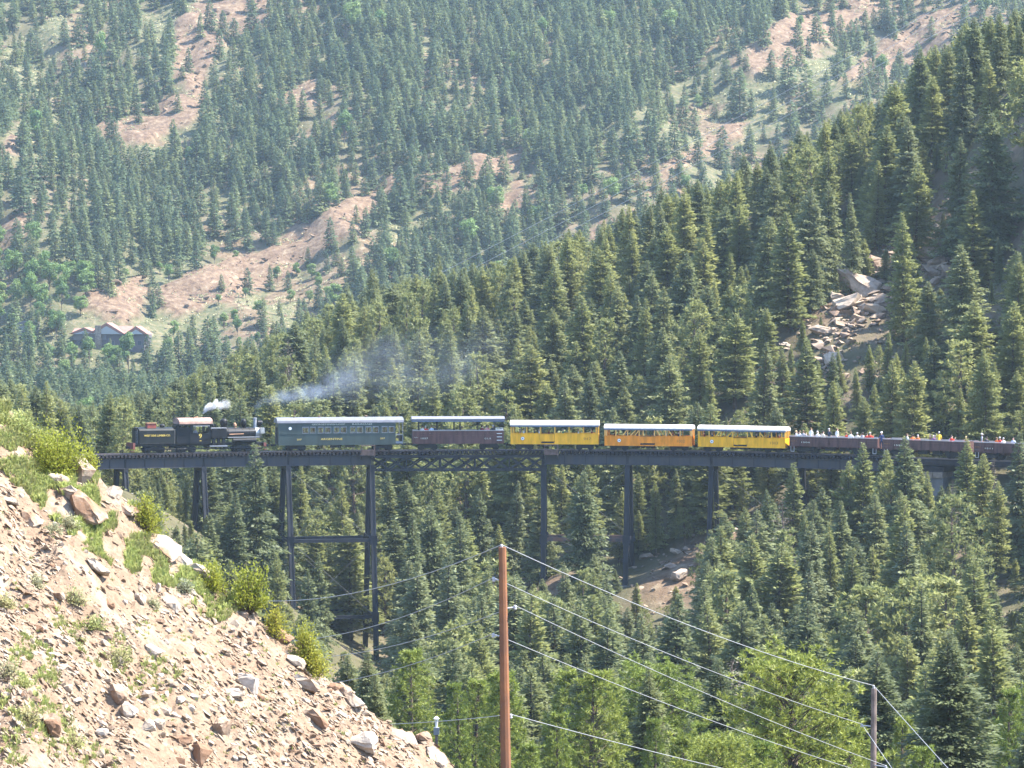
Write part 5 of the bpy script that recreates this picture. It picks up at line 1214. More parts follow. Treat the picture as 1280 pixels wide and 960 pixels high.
# --- far mountain
BROAD_Z = [(-10,300),(40,310),(100,330),(140,380),(190,410),(230,440),(180,480),(60,470),(-10,440)]
def far_trees():
    n = 44000; y = 650+rng.random(n)**.8*715; x = rng.uniform(-.15, .15, n)*y; z = G(x, y); px, py = proj(x, y, z)
    # leave out what the near ridge hides anyway
    ridge = np.interp(px, [0,110,300,500,700,900,1100,1280], [620,600,520,430,375,290,190,90])
    ok = (py > -40) & (py < ridge+10) & ((y > 905) | (px < 330)); x, y, z, px, py = x[ok], y[ok], z[ok], px[ok], py[ok]
    r, g = bare_mask(x, y, z); up_ = CAMZ+(z-CAMZ); r2, g2 = bare_mask(x, y, z+6.5); r3, g3 = bare_mask(x, y, z+3.); rr_ = np.maximum(r2, r3); gg_ = np.maximum(g2, g3)*(g3 > 0); cl = fbm(px*.012+3, py*.016+8, 3); cells = {}; pts = []; br = []
    hx = in_poly(px, py, [(75,400),(205,400),(205,452),(120,445),(75,430)])
    bz = in_poly(px, py, BROAD_Z)
    sparse = in_poly(px, py, [(690,330),(700,240),(830,110),(930,60),(1000,0),(1290,0),(1290,80),(900,260)]); low = in_poly(px, py, [(150,345),(330,310),(420,360),(330,450),(180,440)])
    tl = in_poly(px, py, [(0,0),(400,0),(250,160),(120,230),(0,300)])
    for i in range(len(x)):
        if hx[i]: continue
        if r[i] > .5 and rng.random() < .9: continue
        if rr_[i] > .5 and rng.random() < .6: continue
        if g[i] > .5 and rng.random() < .86: continue
        if gg_[i] > .5 and rng.random() < .45: continue
        d = 2.9 if cl[i] > .38 else 4.1
        if sparse[i]: d = 4.7
        if low[i]: d = 4.4
        if tl[i]: d = max(d, 4.4)
        if bz[i]: d = 4.2
        ci, cj = int(x[i]//8), int(y[i]//8); bad = False
        for a in (-1,0,1):
            for b in (-1,0,1):
                for q in cells.get((ci+a, cj+b), ()):
                    if (q[0]-x[i])**2+(q[1]-y[i])**2 < d*d: bad = True; break
        if bad: continue
        cells.setdefault((ci, cj), []).append((x[i], y[i]))
        if bz[i] and rng.random() < .55 or (low[i] and rng.random() < .6) or rng.random() < .015: br.append((x[i], y[i], z[i], px[i], py[i], low[i])); continue
        H = (5+6*rng.random())*(1.0 if cl[i] > .42 else .9)*(.8 if low[i] else 1)
        pts.append((x[i], y[i], z[i]-.2, H/10, rng.uniform(.9, 1.3), 'mspruce', int(rng.integers(5))))
    return pts, br
fpts, fbr = far_trees()
print('mountain trees', len(fpts), 'broad', len(fbr))
# the few mountain trees that stand alone are things; they also lend their crowns to the mass
SOLO = [(925,150,'alone on the bare slope under the red cliff',1.5),(1008,150,'alone among grass on the upper bare slope, widest',1.6),(955,62,'on the red cliff edge',1.2),(985,120,'on the grassy strip between cliff and near ridge',1.3),(500,278,'alone on the grass strip beside the red rock band',1.5),(445,285,'tiny, standing in the red rock band',.6),(262,40,'at the tan clearing top edge',1.0),(345,60,'at the end of the tan clearing',1.2),(715,240,'alone beside the pinkish patch',1.2),(1105,40,'by the tan slope near the ridge top',1.2)]
for i, (px, py, lb, s) in enumerate(SOLO):
    h = hitG(px, py, 900)
    c, tr, H0 = V_['mspruce'][i % 5]; o = empty('spruce_tree', (h.x, h.y, h.z-.2), random.uniform(0, 6), label='blue green mountain spruce '+lb, cat='tree', group='lone spruces on the far mountain'); o.scale = (s*1.1, s*1.1, s)
    a = link('trunk', tr, o); b = link('crown', c, o); PROTO.setdefault(('mspruce', i % 5), (b, a))
forest('mountain_forest', fpts, 'blue green conifer forest covering the far mountain')
BA = [(30,340,'at the picture edge on the valley side'),(60,420,'round the pale shed'),(110,380,'above the lodge'),(150,450,'below the lodge'),(200,400,'beside the lodge on the brown slope'),(300,380,'under the red rock band'),(250,430,'where the near ridge begins'),(700,200,'scattered in the far spruce forest')]
zz = {}
for b in fbr:
    k = min(range(len(BA)), key=lambda i: (BA[i][0]-b[3])**2+(BA[i][1]-b[4])**2); zz.setdefault(k, []).append(b)
nb_ = 0
for k, bs in zz.items():
    bs.sort(key=lambda b: b[3])
    for i, (x, y, z, px, py, low) in enumerate(bs):
        if nb_ > 280 or not (-15 < px < 1295): continue
        nb_ += 1; v = random.randrange(4); c, tr, H0 = V_['broad'][v]; s = random.uniform(.35, .6) if low else random.uniform(.6, 1.15)
        o = empty('broadleaf_tree', (x, y, z-.1), random.uniform(0, 6), label='%s leafy tree %s, %s from left' % ('bushy small' if s < .6 else ('round' if s < .9 else 'large round'), BA[k][2], ordinal(i)), cat='tree', group='broad leaved trees in the valley'); o.scale = (s*random.uniform(.85, 1.1), s, s*random.uniform(.8, 1.15))
        link('trunk', tr, o); link('crown', c, o)
# low mountain scrub as ground cover
def scrub():
    n = 22000; y = 905+rng.random(n)*420; x = rng.uniform(-.15, .15, n)*y; z = G(x, y); px, py = proj(x, y, z); r, g = bare_mask(x, y, z)
    ok = (py > -20) & ((r+g > .5) | (rng.random(n) < .3)); x, y, z = x[ok], y[ok], z[ok]; C = []; D = []; L = []; T = []
    for i in range(len(x)):
        m_ = 14; s = rng.uniform(.3, .9); v = nrm(rng.normal(size=(m_, 3))); v[:, 2] = abs(v[:, 2]); C.append(np.array([x[i], y[i], z[i]])+v*s*.7); D.append(v+rng.normal(size=(m_,3))*.4); L.append(rng.uniform(.3, .7, m_)); T.append(np.full(m_, rng.random()))
    C = np.concatenate(C); D = np.concatenate(D); L = np.concatenate(L); T = np.concatenate(T)
    o = link('undergrowth', leaf_mesh('undergrowth', C, D, L, L*.6, rng, M['sage'], T)); o['kind'] = 'stuff'
scrub()
def hill_scrub():
    n = 9000; x = rng.uniform(-78, 78, n); y = rng.uniform(150, 500, n); z = G(x, y); ok = (np.abs(x) < .145*y) & ~((np.hypot(x-19, y-400) < 9) & (rng.random(n) < .93)) & ~((np.hypot(x-41, y-443) < 11) & (rng.random(n) < .8)) & (np.abs(np.hypot(x-TX0, y-TY0)-TR) > 2.2); x, y, z = x[ok], y[ok], z[ok]; C = []; D = []; L = []; T = []
    for i in range(len(x)):
        m_ = 16; s = rng.uniform(.2, .8); v = nrm(rng.normal(size=(m_, 3))); v[:, 2] = abs(v[:, 2]); C.append(np.array([x[i], y[i], z[i]])+v*s*np.array([.9,.9,.6])); D.append(v+rng.normal(size=(m_,3))*.4); L.append(rng.uniform(.12, .4, m_)); T.append(np.full(m_, rng.random()))
    C = np.concatenate(C); D = np.concatenate(D); L = np.concatenate(L); T = np.concatenate(T)
    o = link('undergrowth', leaf_mesh('undergrowth', C, D, L, L*.5, rng, foliage('undergrowth_leaves', [(.07,.09,.03),(.12,.14,.05),(.17,.16,.07)]), T)); o['kind'] = 'stuff'
hill_scrub()

# --- bushes on the foreground slope
def bush(seed, px, py, wpx, hpx, label, mt='shrub', n=2600, leaf=.06, twiggy=0.0, Y=None):
    r = np.random.default_rng(seed); h = hitS(px, py)
    if h is None or Y: Yq = Y or 89.6; q = P(px, py, Yq); h = Vector((q.x, Yq, S1(q.x, Yq) if Y is None else q.z))
    W = wpx/FPX*h.y/2; Hh = hpx/FPX*h.y; C = []; D = []; T = []; limbs = []; nbr = 46
    for i in range(nbr):
        a = r.uniform(0, 6.28); el = r.uniform(.25, 1.5); d = np.array([math.cos(a)*math.cos(el)*W, math.sin(a)*math.cos(el)*W, math.sin(el)*Hh])*r.uniform(.7, 1.1); tn = r.random()
        limbs.append((Vector((0,0,0)), Vector(d*.9), .012)); m_ = n//nbr; s = r.uniform(.2, 1.05, m_)**.7
        q = d[None]*s[:, None]+r.normal(size=(m_,3))*(.16*W*(.5+s[:, None])) * (1-twiggy*.7); q[:, 2] = np.maximum(q[:, 2], .02); C.append(q); D.append(nrm(nrm(d)[None]+r.normal(size=(m_,3))*.7)); T.append(np.clip(.5*tn+.5*r.random(m_), 0, 1))
    C = np.concatenate(C); D = np.concatenate(D); T = np.concatenate(T); L = leaf*r.uniform(.6, 1.4, len(C))
    o = empty('bush', h-Vector((0,0,.05)), 0, label=label, cat='bush', group='bushes on the foreground slope')
    link('foliage', leaf_mesh('foliage', C, D, L, L*.5, r, M[mt], T), o); f = MB()
    for a, b, r0 in limbs: f.tube(a, b, r0, .004, n=4, cap=False)
    f.build('stems', M['bark'], o); return o
bush(1, 72, 596, 88, 62, 'big round yellow green bush at the viaduct end of the slope', n=5200)
bush(2, 112, 592, 28, 30, 'narrow bright bush poking out beside the big round bush', n=1000)
bush(3, 183, 655, 44, 42, 'bright green bush on the skyline below the first tower legs', n=1800)
bush(4, 312, 765, 62, 62, 'upright twiggy yellow bush on the skyline above the scree', n=2200, leaf=.075, twiggy=.8, Y=89.8)
bush(5, 265, 742, 46, 34, 'low green bush before the twiggy yellow bush', n=1800)
bush(6, 345, 800, 34, 42, 'small dense green bush on the skyline right of the twiggy one', n=1500)
bush(7, 382, 822, 40, 56, 'small conical pine-like green bush on the skyline', n=2200)
bush(8, 396, 846, 44, 34, 'low bright bush tucked against the pale topped boulder', n=1600)
bush(9, 22, 540, 50, 24, 'low grassy green clump at the picture edge near the crest', 'grass', 1500)
for i, (px, py, w_, m_, lb) in enumerate([(66,668,26,'sage','pale sage tuft below the long slanting slab'),(45,735,26,'sage','grey green sage cushion in the upper scree'),(10,848,34,'sage','grey green sage cushion at the picture edge'),(85,660,30,'sage','dry twiggy tuft between slabs'),(28,858,22,'grass','green grass tuft beside the sage cushion'),
    (95,762,36,'grass','dry straw clump in the upper middle scree'),(118,790,30,'grass','long dry straw clump running downhill'),(150,830,40,'grass','broad straw coloured clump mid scree'),(35,905,40,'grass','dry clump low at the picture edge'),(90,935,38,'grass','tan clump near the bottom edge'),(230,742,30,'sage','small sage bush under the skyline rocks'),(190,760,22,'sage','faint sage tuft in pale scree'),(5,760,30,'grass','straw tuft at the edge of the picture')]):
    bush(30+i, px, py, w_, w_*.55, lb, m_, 700, .055)

# --- boulders on the near hillside
HB = [(1078,366,58,.55,'biggest grey brown boulder of the hillside outcrop'),(1093,338,24,1.1,'pointed boulder standing atop the outcrop'),(1060,392,44,.6,'pinkish boulder at the outcrop foot'),(1092,400,26,.7,'pale broken block beside the pinkish boulder'),(1046,376,20,.7,'small pale block at the downhill side of the outcrop'),(1104,385,24,.6,'tan shelf of rock under the biggest boulder'),
 (1112,366,20,.5,'flat pale rock among scree right of the outcrop'),(1125,374,18,.5,'low pale rock in the scree'),(1165,325,30,.6,'pale boulder at the upper rock patch'),(1185,320,26,.6,'long pale rock in the upper rock patch'),(1215,312,30,.8,'grey rounded boulder at the end of the upper patch'),(1172,342,20,.7,'lower block of the upper rock patch'),(1195,300,26,.5,'mauve slab above the upper patch'),
 (1025,418,26,.5,'pale ledge below the outcrop'),(1043,455,22,.9,'white streaked rock in a gap between pines'),(1045,472,20,1,'dark split rock under the white streaked one'),(1080,325,18,.6,'small pale rock at the trees above'),(1205,345,24,.7,'shaded block behind pines'),(1148,352,18,.6,'small white block between pines'),(1160,365,18,.6,'bright block down from the upper patch'),
 (850,724,24,.7,'tan cut bank block under the viaduct'),(838,712,14,.7,'small tan block by the cut bank'),(808,700,16,.5,'pale rock by the tower foot'),(845,694,18,.5,'bright stone on the dirt shelf under the viaduct'),(200,528,40,.7,'pinkish sloping rock bank behind the tender'),(185,540,30,.5,'pale rock bank right behind the tender end'),(410,622,36,.5,'pinkish rock seen inside the tall tower frame'),(425,638,22,.6,'pale rock lower inside the tall tower frame'),(390,600,30,.5,'brown rock high inside the tall tower frame')]
hbm = [rock_mesh(400+i, 18, random.choice((.6,.8,.9)), random.choice((1.0,1.3)), True) for i in range(8)]
for m_ in hbm: m_.materials.clear(); m_.materials.append(M['boulder'])
for i, (px, py, wp, hr, lb) in enumerate(HB):
    h = hitG(px, py, 396 if py > 500 else 412, 640)
    if h is None: continue
    w_ = wp/FPX*h.y; o = link('boulder', hbm[i % 8]); o.location = h+Vector((0,0,w_*.12)); o.rotation_euler = (random.uniform(-.3,.3), random.uniform(-.3,.5), random.uniform(-.6,.6)); o.scale = (w_*.95, w_*.9, w_*hr*1.35)
    tag(o, lb, 'boulder', 'boulders on the near hillside')
def mountain_stones():
    n = 9000; y = 905+rng.random(n)*420; x = rng.uniform(-.15, .15, n)*y; z = G(x, y); px, py = proj(x, y, z); r, g = bare_mask(x, y, z)
    ok = (py > -20) & ((r > .5) | ((g > .5) & (rng.random(n) < .3))); x, y, z = x[ok], y[ok], z[ok]; base = []; V = []; F = []; nb = 0
    for i in range(6): me = rock_mesh(600+i, 8, .8, 1.4); base.append((np.array([v.co[:] for v in me.vertices]), np.array([p.vertices[:] for p in me.polygons])))
    for i in range(len(x)):
        v, f = base[i % 6]; s = .4+1.8*rng.random()**4; Rm = np.array(Matrix.Rotation(rng.uniform(0, 6), 3, 'Z')@Matrix.Rotation(rng.uniform(-.5, .5), 3, 'X')); V.append((v*s)@Rm.T+np.array([x[i], y[i], z[i]+.15*s+1.2])); F.append(f+nb); nb += len(v)
    o = link('rubble', mesh_np('rubble', np.concatenate(V), [np.concatenate(F)], False, [rock_mat('mountain_rock', (.28,.23,.17), (.20,.145,.10), (.13,.088,.06), .15)])); o['kind'] = 'stuff'
mountain_stones()
def hill_stones():
    V = []; F = []; nb = 0; base = []; pts = []
    for i in range(6): me = rock_mesh(500+i, 9, .6, 1.2); base.append((np.array([v.co[:] for v in me.vertices]), np.array([p.vertices[:] for p in me.polygons])))
    for (cx, cy, sx, sy, n) in ((41,447,8,14,420),(52,452,5,5,160),(20,403,6,6,160),(-38,468,5,5,90),(-21,438,5,6,90),(36,432,5,8,150)):
        xs = rng.normal(cx, sx, n); ys = rng.normal(cy, sy, n); zs = G(xs, ys)
        for x, y, z in zip(xs, ys, zs):
            v, f = base[rng.integers(6)]; s = .2+.8*rng.random()**2; Rm = np.array(Matrix.Rotation(rng.uniform(0, 6), 3, 'Z')@Matrix.Rotation(rng.uniform(-.5, .5), 3, 'X')); V.append((v*s)@Rm.T+np.array([x, y, z+.1*s])); F.append(f+nb); nb += len(v)
    for poly, n in (([(1050,350),(1105,330),(1125,370),(1110,410),(1070,425),(1048,450),(1060,490),(1030,490),(1015,425),(1040,410)], 300), ([(1150,335),(1225,298),(1232,322),(1165,362)], 120)):
        k = 0
        while k < n:
            px = random.uniform(1010, 1235); py = random.uniform(295, 495)
            if not in_poly([px], [py], poly)[0]: continue
            k += 1; h = hitG(px, py, 412, 560, .8)
            if h is None: continue
            v, f = base[rng.integers(6)]; s = .35+1.3*rng.random()**2.5; Rm = np.array(Matrix.Rotation(rng.uniform(0, 6), 3, 'Z')@Matrix.Rotation(rng.uniform(-.5, .5), 3, 'X')); V.append((v*s)@Rm.T+np.array([h.x, h.y, h.z+.15*s])); F.append(f+nb); nb += len(v)
    o = link('rubble', mesh_np('rubble', np.concatenate(V), [np.concatenate(F)], False, [M['boulder']])); o['kind'] = 'stuff'
hill_stones()
# ------------------------------------------------------------------ people
SK = [(.62,.42,.33),(.50,.33,.26),(.30,.19,.13),(.55,.38,.30)]
_sk = [mat('skin_tone', c, .6) for c in SK[:1]]+[mat('skin_tone', c, .6) for c in SK[1:]]
CL = dict(white=(.75,.75,.73), cream=(.68,.62,.5), blue=(.22,.34,.52), paleblue=(.5,.6,.72), red=(.6,.05,.03), orange=(.72,.17,.04), dark=(.025,.03,.05), grey=(.3,.3,.33), purple=(.2,.08,.2), yellow=(.75,.55,.06), pink=(.65,.3,.28), maroon=(.22,.03,.04), navy=(.03,.05,.14), brown=(.2,.1,.06), green=(.1,.25,.12))
CM = {k: mat(k+'_shirt', v, .8, var=.1) for k, v in CL.items()}
TR_ = [mat('trousers_cloth', (.05,.07,.13), .85), mat('trousers_cloth', (.18,.15,.11), .85)]
HR = [mat('hair', c, .6) for c in ((.03,.02,.015),(.12,.07,.03),(.4,.3,.15),(.35,.34,.33))]
def body_mesh(pose):
    # joints: name: (x, y, z, radius); the figure faces -y, seat (or floor) at z = 0
    J = {}
    if pose == 'stand':
        hip = .92; J['pel'] = (0,0,hip,.13)
        for s, n in ((-1,'r'),(1,'l')):
            J['hip'+n] = (s*.09,0,hip-.06,.09); J['kne'+n] = (s*.10,-.03,hip-.44,.06); J['ank'+n] = (s*.11,.02,.08,.042); J['toe'+n] = (s*.12,-.16,.03,.035)
    else:
        hip = .12; J['pel'] = (0,0,hip,.14)
        for s, n in ((-1,'r'),(1,'l')):
            J['hip'+n] = (s*.1,-.05,hip,.10); J['kne'+n] = (s*.12,-.44,hip+.02,.065); J['ank'+n] = (s*.12,-.42,hip-.40,.045); J['toe'+n] = (s*.13,-.58,hip-.45,.035)
    J['wai'] = (0,.01,hip+.2,.125); J['che'] = (0,0,hip+.40,.15); J['nec'] = (0,-.005,hip+.57,.055); J['jaw'] = (0,-.03,hip+.66,.08); J['hea'] = (0,-.015,hip+.75,.10); J['top'] = (0,0,hip+.83,.075)
    J['nos'] = (0,-.125,hip+.72,.018)
    arms = {'stand': ((-.24,.02,.30),(-.26,-.05,.07)), 'sit': ((-.25,-.02,.22),(-.16,-.28,.16)), 'wave': ((-.27,-.05,.30),(-.30,-.18,.52))}
    for s, n in ((-1,'r'),(1,'l')):
        a = arms['sit' if (pose == 'wave' and s > 0) else pose]
        J['sho'+n] = (s*.18,0,hip+.50,.07); e = a[0]; h = a[1]
        J['elb'+n] = (-s*e[0],e[1],hip+e[2],.045); J['wri'+n] = (-s*h[0],h[1],hip+h[2],.032)
        d = Vector(J['wri'+n][:3])-Vector(J['elb'+n][:3]); d.normalize(); wv = Vector(J['wri'+n][:3])
        pl = wv+d*.07; J['pal'+n] = (*pl, .036); sd = d.cross(Vector((1,0,0))); sd = sd.normalized() if sd.length > .1 else Vector((0,1,0))
        for k in range(4):
            q = pl+d*(.085-.006*abs(k-1.4))+sd*(k-1.5)*.022; J['fi%d%s' % (k, n)] = (*q, .011)
        q = wv+d*.06+sd*(-.055); J['thu'+n] = (*q, .012)
    E = [('pel','wai'),('wai','che'),('che','nec'),('nec','jaw'),('jaw','hea'),('hea','top'),('jaw','nos')]
    for n in 'rl':
        E += [('pel','hip'+n),('hip'+n,'kne'+n),('kne'+n,'ank'+n),('ank'+n,'toe'+n),('che','sho'+n),('sho'+n,'elb'+n),('elb'+n,'wri'+n),('wri'+n,'pal'+n),('wri'+n,'thu'+n)]+[('pal'+n,'fi%d%s' % (k, n)) for k in range(4)]
    keys = list(J); ix = {k: i for i, k in enumerate(keys)}
    me = bpy.data.meshes.new('b'); me.from_pydata([J[k][:3] for k in keys], [(ix[a], ix[b]) for a, b in E], []); o = bpy.data.objects.new('b', me); COL.objects.link(o)
    md = o.modifiers.new('s', 'SKIN'); md.use_smooth_shade = True
    for i, k in enumerate(keys): me.skin_vertices[0].data[i].radius = (J[k][3], J[k][3]*(.75 if k in ('che','wai','pel') else 1)); me.skin_vertices[0].data[i].use_root = (k == 'pel')
    sb = o.modifiers.new('u', 'SUBSURF'); sb.levels = 1
    bpy.context.view_layer.update()
    out = bpy.data.meshes.new_from_object(o.evaluated_get(bpy.context.evaluated_depsgraph_get())); bpy.data.objects.remove(o); out.name = 'person_body'
    out.materials.clear()
    for m_ in (_sk[0], CM['white'], TR_[0]): out.materials.append(m_)
    for p in out.polygons:
        c = p.center; arm = min((c-Vector(J['elb'+n][:3])).length for n in 'rl') < .12 and c.z > 0
        hand = min((c-Vector(J['pal'+n][:3])).length for n in 'rl') < .16 or (min((c-Vector(J['wri'+n][:3])).length for n in 'rl') < .10)
        if c.z > hip+.56 or hand: k = 0
        elif c.z > hip+.02 and (c.y > -.2 or c.z > hip+.16): k = 1
        elif arm: k = 0
        else: k = 2
        p.material_index = k
    # hair: a cap over the skull
    f = MB(); hz = hip+.765; prof = []
    for i in range(7):
        t = i/6*math.pi*.5; prof.append((.112*math.cos(t)+.002, .115*math.sin(t)))
    f.lathe((0,.018,hz), prof, 12); f.tube((0,.06,hz-.09),(0,.05,hz+.03),.07,.08,n=10)
    hm = f.mesh('hair', HR[0], True); 
    f = MB(); f.lathe((0,.012,hz+.02),[(.12,-.02),(.118,.05),(.08,.10),(.02,.115)],12); f.box(-.08,.08,-.2,-.09,hz-.002,hz+.012); cm = f.mesh('cap', CM['white'], True)
    return out, hm, cm
BODY = {p: body_mesh(p) for p in ('sit','wave','stand')}
def person(root, Lr, lx, ly, lz, shirt, label, pose='sit', face=None, cap=False, group=None, hair=None):
    bm_, hm, cm = BODY[pose]
    pos = root.matrix_world if False else (Matrix.Translation(root.location)@root.rotation_euler.to_matrix().to_4x4())
    loc = pos@Vector((lx, ly, lz)); rz = root.rotation_euler.z+(random.uniform(-2.6, 2.6) if face is None else face)
    o = empty('person', loc, rz, label=label, cat='person', group=group)
    b = link('body', bm_, o)
    sk = random.choice(_sk)
    for i, m_ in enumerate((sk, CM[shirt], random.choice(TR_))): b.material_slots[i].link = 'OBJECT'; b.material_slots[i].material = m_
    s = random.uniform(.95, 1.08); 
    if cap: h = link('cap', cm, o)
    else:
        h = link('hair', hm, o); h.material_slots[0].link = 'OBJECT'; h.material_slots[0].material = hair or random.choice(HR)
    o.scale = (s, s, s); return o
def riders(root, L, pa, pb, items, zseat, where, group):
    for px, shirt, pose, lab, *ex in items:
        lx = (px-pa)/(pb-pa)*L-L/2; cap = bool(ex and ex[0])
        ly = random.choice((-.8, -.72)) if pose != 'far' else .75
        z = zseat if pose in ('sit','wave','far') else zseat-.5
        person(root, L, lx, ly, z, shirt, lab+' '+where, 'sit' if pose == 'far' else pose, cap=cap, group=group, face=(0 if pose == 'far' else math.pi)+random.uniform(-1.0,1.0))
g1, Lg1 = gond[0]; g2, Lg2 = gond[1]; g3, Lg3 = gond[2]
riders(g1, Lg1, 991, 1101.5, [(998,'white','wave','person in white shirt, first by the near end'),(1002.5,'paleblue','sit','person in pale blue shirt, second along'),(1007,'grey','wave','person in grey shirt with raised arm'),
 (1017,'white','stand','standing person in white top and red cap',0),(1025,'white','wave','person in white shirt leaning with raised hand'),(1031.5,'cream','sit','person in cream shirt, mid car'),(1039.5,'dark','stand','standing person in black shirt'),
 (1049.5,'white','stand','standing broad person in white shirt'),(1061,'red','sit','person in red shirt next to one in white'),(1066.5,'white','sit','small person in white beside red shirt'),(1074.5,'cream','wave','person in cream shirt with raised arm'),(1081,'grey','sit','person in grey shirt near the red group'),
 (1086,'red','sit','shorter person in red shirt, of two'),(1090.5,'red','wave','person in red shirt with raised arm')], 1.38, 'in the first gondola', 'passengers in the first gondola')
riders(g2, Lg2, 1109, 1217.5, [(1138,'paleblue','sit','person in pale blue shirt, lone'),(1145,'orange','wave','person in orange shirt with raised arm'),(1151.5,'orange','sit','person in orange shirt, hands down'),(1160,'brown','far','person in brown shirt'),(1166,'grey','far','person in grey shirt'),
 (1170.5,'purple','sit','person in purple shirt'),(1178,'yellow','stand','standing person in yellow shirt'),(1186,'paleblue','far','seated person in light blue at the far side'),(1193,'red','wave','person in red shirt with raised arm'),(1211,'pink','sit','person in pink shirt at the end')], 1.38, 'in the middle gondola', 'passengers in the middle gondola')
riders(g3, Lg3, 1224.5, 1334, [(1232,'grey','stand','standing person in grey shirt and white cap',1),(1238.5,'dark','sit','person in dark shirt'),(1251,'orange','sit','person in orange shirt'),(1254.5,'red','wave','person in red shirt'),(1259,'white','sit','person in white shirt'),(1263,'paleblue','far','person in pale blue shirt')], 1.38, 'in the last gondola', 'passengers in the last gondola')
riders(ocar, LO, 515.2, 629, [(527.5,'white','sit','person in white shirt'),(531.5,'red','wave','person in red shirt with raised arm'),(539,'paleblue','sit','person in pale blue shirt'),(543.5,'navy','far','person in navy shirt'),(602,'maroon','sit','person in maroon shirt'),(607.5,'pink','wave','person in pink shirt with raised arm'),(610.5,'red','far','person in red shirt by the ladder'),(615.5,'dark','sit','person in dark shirt')], 1.62, 'under the grey canopy of the brown car', 'passengers in the covered brown car')
for rt, Lr, pa, pb, nm, its, zs in ((y1, L1, 638.8, 748.6, 'in the tall yellow car', [(650,'pink'),(655,'white'),(668,'dark'),(674.5,'white'),(686,'maroon'),(704,'green'),(723,'white'),(740,'maroon')], 1.25),
                            (y2, L2, 757.5, 866.5, 'in the orange car', [(768,'maroon'),(784,'dark'),(796,'brown'),(833.5,'white'),(840,'red'),(849,'dark')], 1.04), (y3, L3, 875.5, 984.5, 'in the low yellow car', [(880,'maroon'),(892,'dark'),(912,'navy'),(947,'dark'),(962,'navy'),(976,'orange')], 1.04)):
    od = ['nearest the brown car end','second along','third along','fourth along','fifth along','sixth along','seventh along','last along']
    for i, (px, c) in enumerate(its):
        person(rt, Lr, (px-pa)/(pb-pa)*Lr-Lr/2, -.55 if i % 2 else .2, zs, c, 'seated person in %s shirt, %s, %s' % (c, od[i], nm), 'sit', group='passengers '+nm, face=math.pi/2*random.choice((-1,1))+random.uniform(-.2,.2))
od = ['first','second','third','fourth','fifth','sixth','seventh']
for i in range(7):
    c = ('dark','white','grey','navy','paleblue','dark','maroon')[i]
    person(coach, LC, -LC/2+3.0+i*1.3, -.55 if i % 2 else .5, 1.28, c, '%s seated person from the stove pipe end, in %s, behind the green coach windows' % (od[i], c), 'sit', group='passengers in the green coach', face=math.pi/2)
person(loco, LL, LX(242.5), -.4, 1.65, 'grey', 'engine driver in grey shirt at the open cab window', 'sit', face=0, cap=True)
person(gond[0][0], Lg1, Lg1/2+.22, -.6, .62, 'navy', 'brakeman in navy overalls and white cap standing between first two gondolas', 'stand', face=.2, cap=True)

# ------------------------------------------------------------------ utility poles and wires
def pole(base, top, r0, r1, m, label, pins):
    o = empty('utility_pole', base, label=label, cat='utility pole', group='wooden utility poles')
    f = MB(); n = 10; L = Vector(top)-Vector(base); vs = []
    for i in range(8):
        a = L*(i/8); b = L*((i+1)/8); f.tube(a, b, r0+(r1-r0)*i/8, r0+(r1-r0)*(i+1)/8, n=n, cap=(i in (0, 7)))
    f.build('shaft', m, o)
    for p in pins:
        q = Vector(p)-Vector(base); k = q.z/L.z; c = L*min(k-.01, 1); 
        f = MB(); e = q-Vector((0,0,.05)); f.tube(c, e, .025, n=6); f.build('arm', M['insul'], o)
        f = MB(); f.lathe(e, [(.03,-.08),(.055,-.06),(.055,-.03),(.03,-.02),(.05,0),(.04,.06),(.01,.07)], 8); f.build('insulator', M['insul'], o)
    return o
Y1, Y2 = 120, 160
p1b = P(634, 1010, Y1); p1b.z = min(p1b.z, G1(p1b.x, Y1)-.3); p1t = P(628, 684, Y1)
dd = (p1t-p1b); p1b = Vector(p1b)
pn1 = [P(627,681,Y1), P(617,722,Y1), P(644,757,Y1), P(616.5,792,Y1), P(638.5,893,Y1)]
pole(p1b, p1t, .19, .125, M['pole'], 'tall reddish brown utility pole rising past the towers, wires fanning both ways', pn1)
p2t = P(1092.5, 861, Y2); p2b = Vector((P(1090,1100,Y2).x, Y2, G1(P(1090,1100,Y2).x, Y2)-.3))
pn2 = [P(1092,857,Y2), P(1077,905,Y2), P(1107,957,Y2-1), P(1079,965,Y2+1), P(1092,1000,Y2)]
pole(p2b, p2t, .15, .12, M['pole2'], 'shorter weathered grey brown utility pole in front of the rounded bright pine', pn2)
Y0 = 190
p0t = P(150, 690, Y0); p0b = Vector((p0t.x, Y0, G1(p0t.x, Y0)-.3)); ends0 = [P(150,700,Y0), P(145,742,Y0), P(155,770,Y0), P(145,800,Y0), P(150,870,Y0)]
pole(p0b, p0t, .17, .13, M['pole2'], 'utility pole hidden behind the rocky slope where the wires go', ends0)
Y3 = 140
ends3 = [P(1500,1290,Y3), P(1500,1500,Y3), P(1520,1420,Y3), P(1500,1600,Y3), P(1500,1560,Y3)]
def wire(pts, sags, label, r=.012):
    f = MB()
    for (a, b), sg in zip(zip(pts[:-1], pts[1:]), sags):
        a = Vector(a); b = Vector(b); n = 24; pr = a
        for i in range(1, n+1):
            t = i/n; q = a.lerp(b, t)-Vector((0,0,4*sg*t*(1-t))); f.tube(pr, q, r, n=5, cap=False); pr = q
    return tag(f.build('power_wire', M['wire']), label, 'wire', 'wires on the utility poles')
wl = ['topmost wire, from pole tip to pole tip','second wire from the top, fixed on the uphill side of the brown pole','third wire from the top, on the long arm toward the shorter pole','fourth wire from the top, passing below the long arm','lowest wire, far below the others on the brown pole']
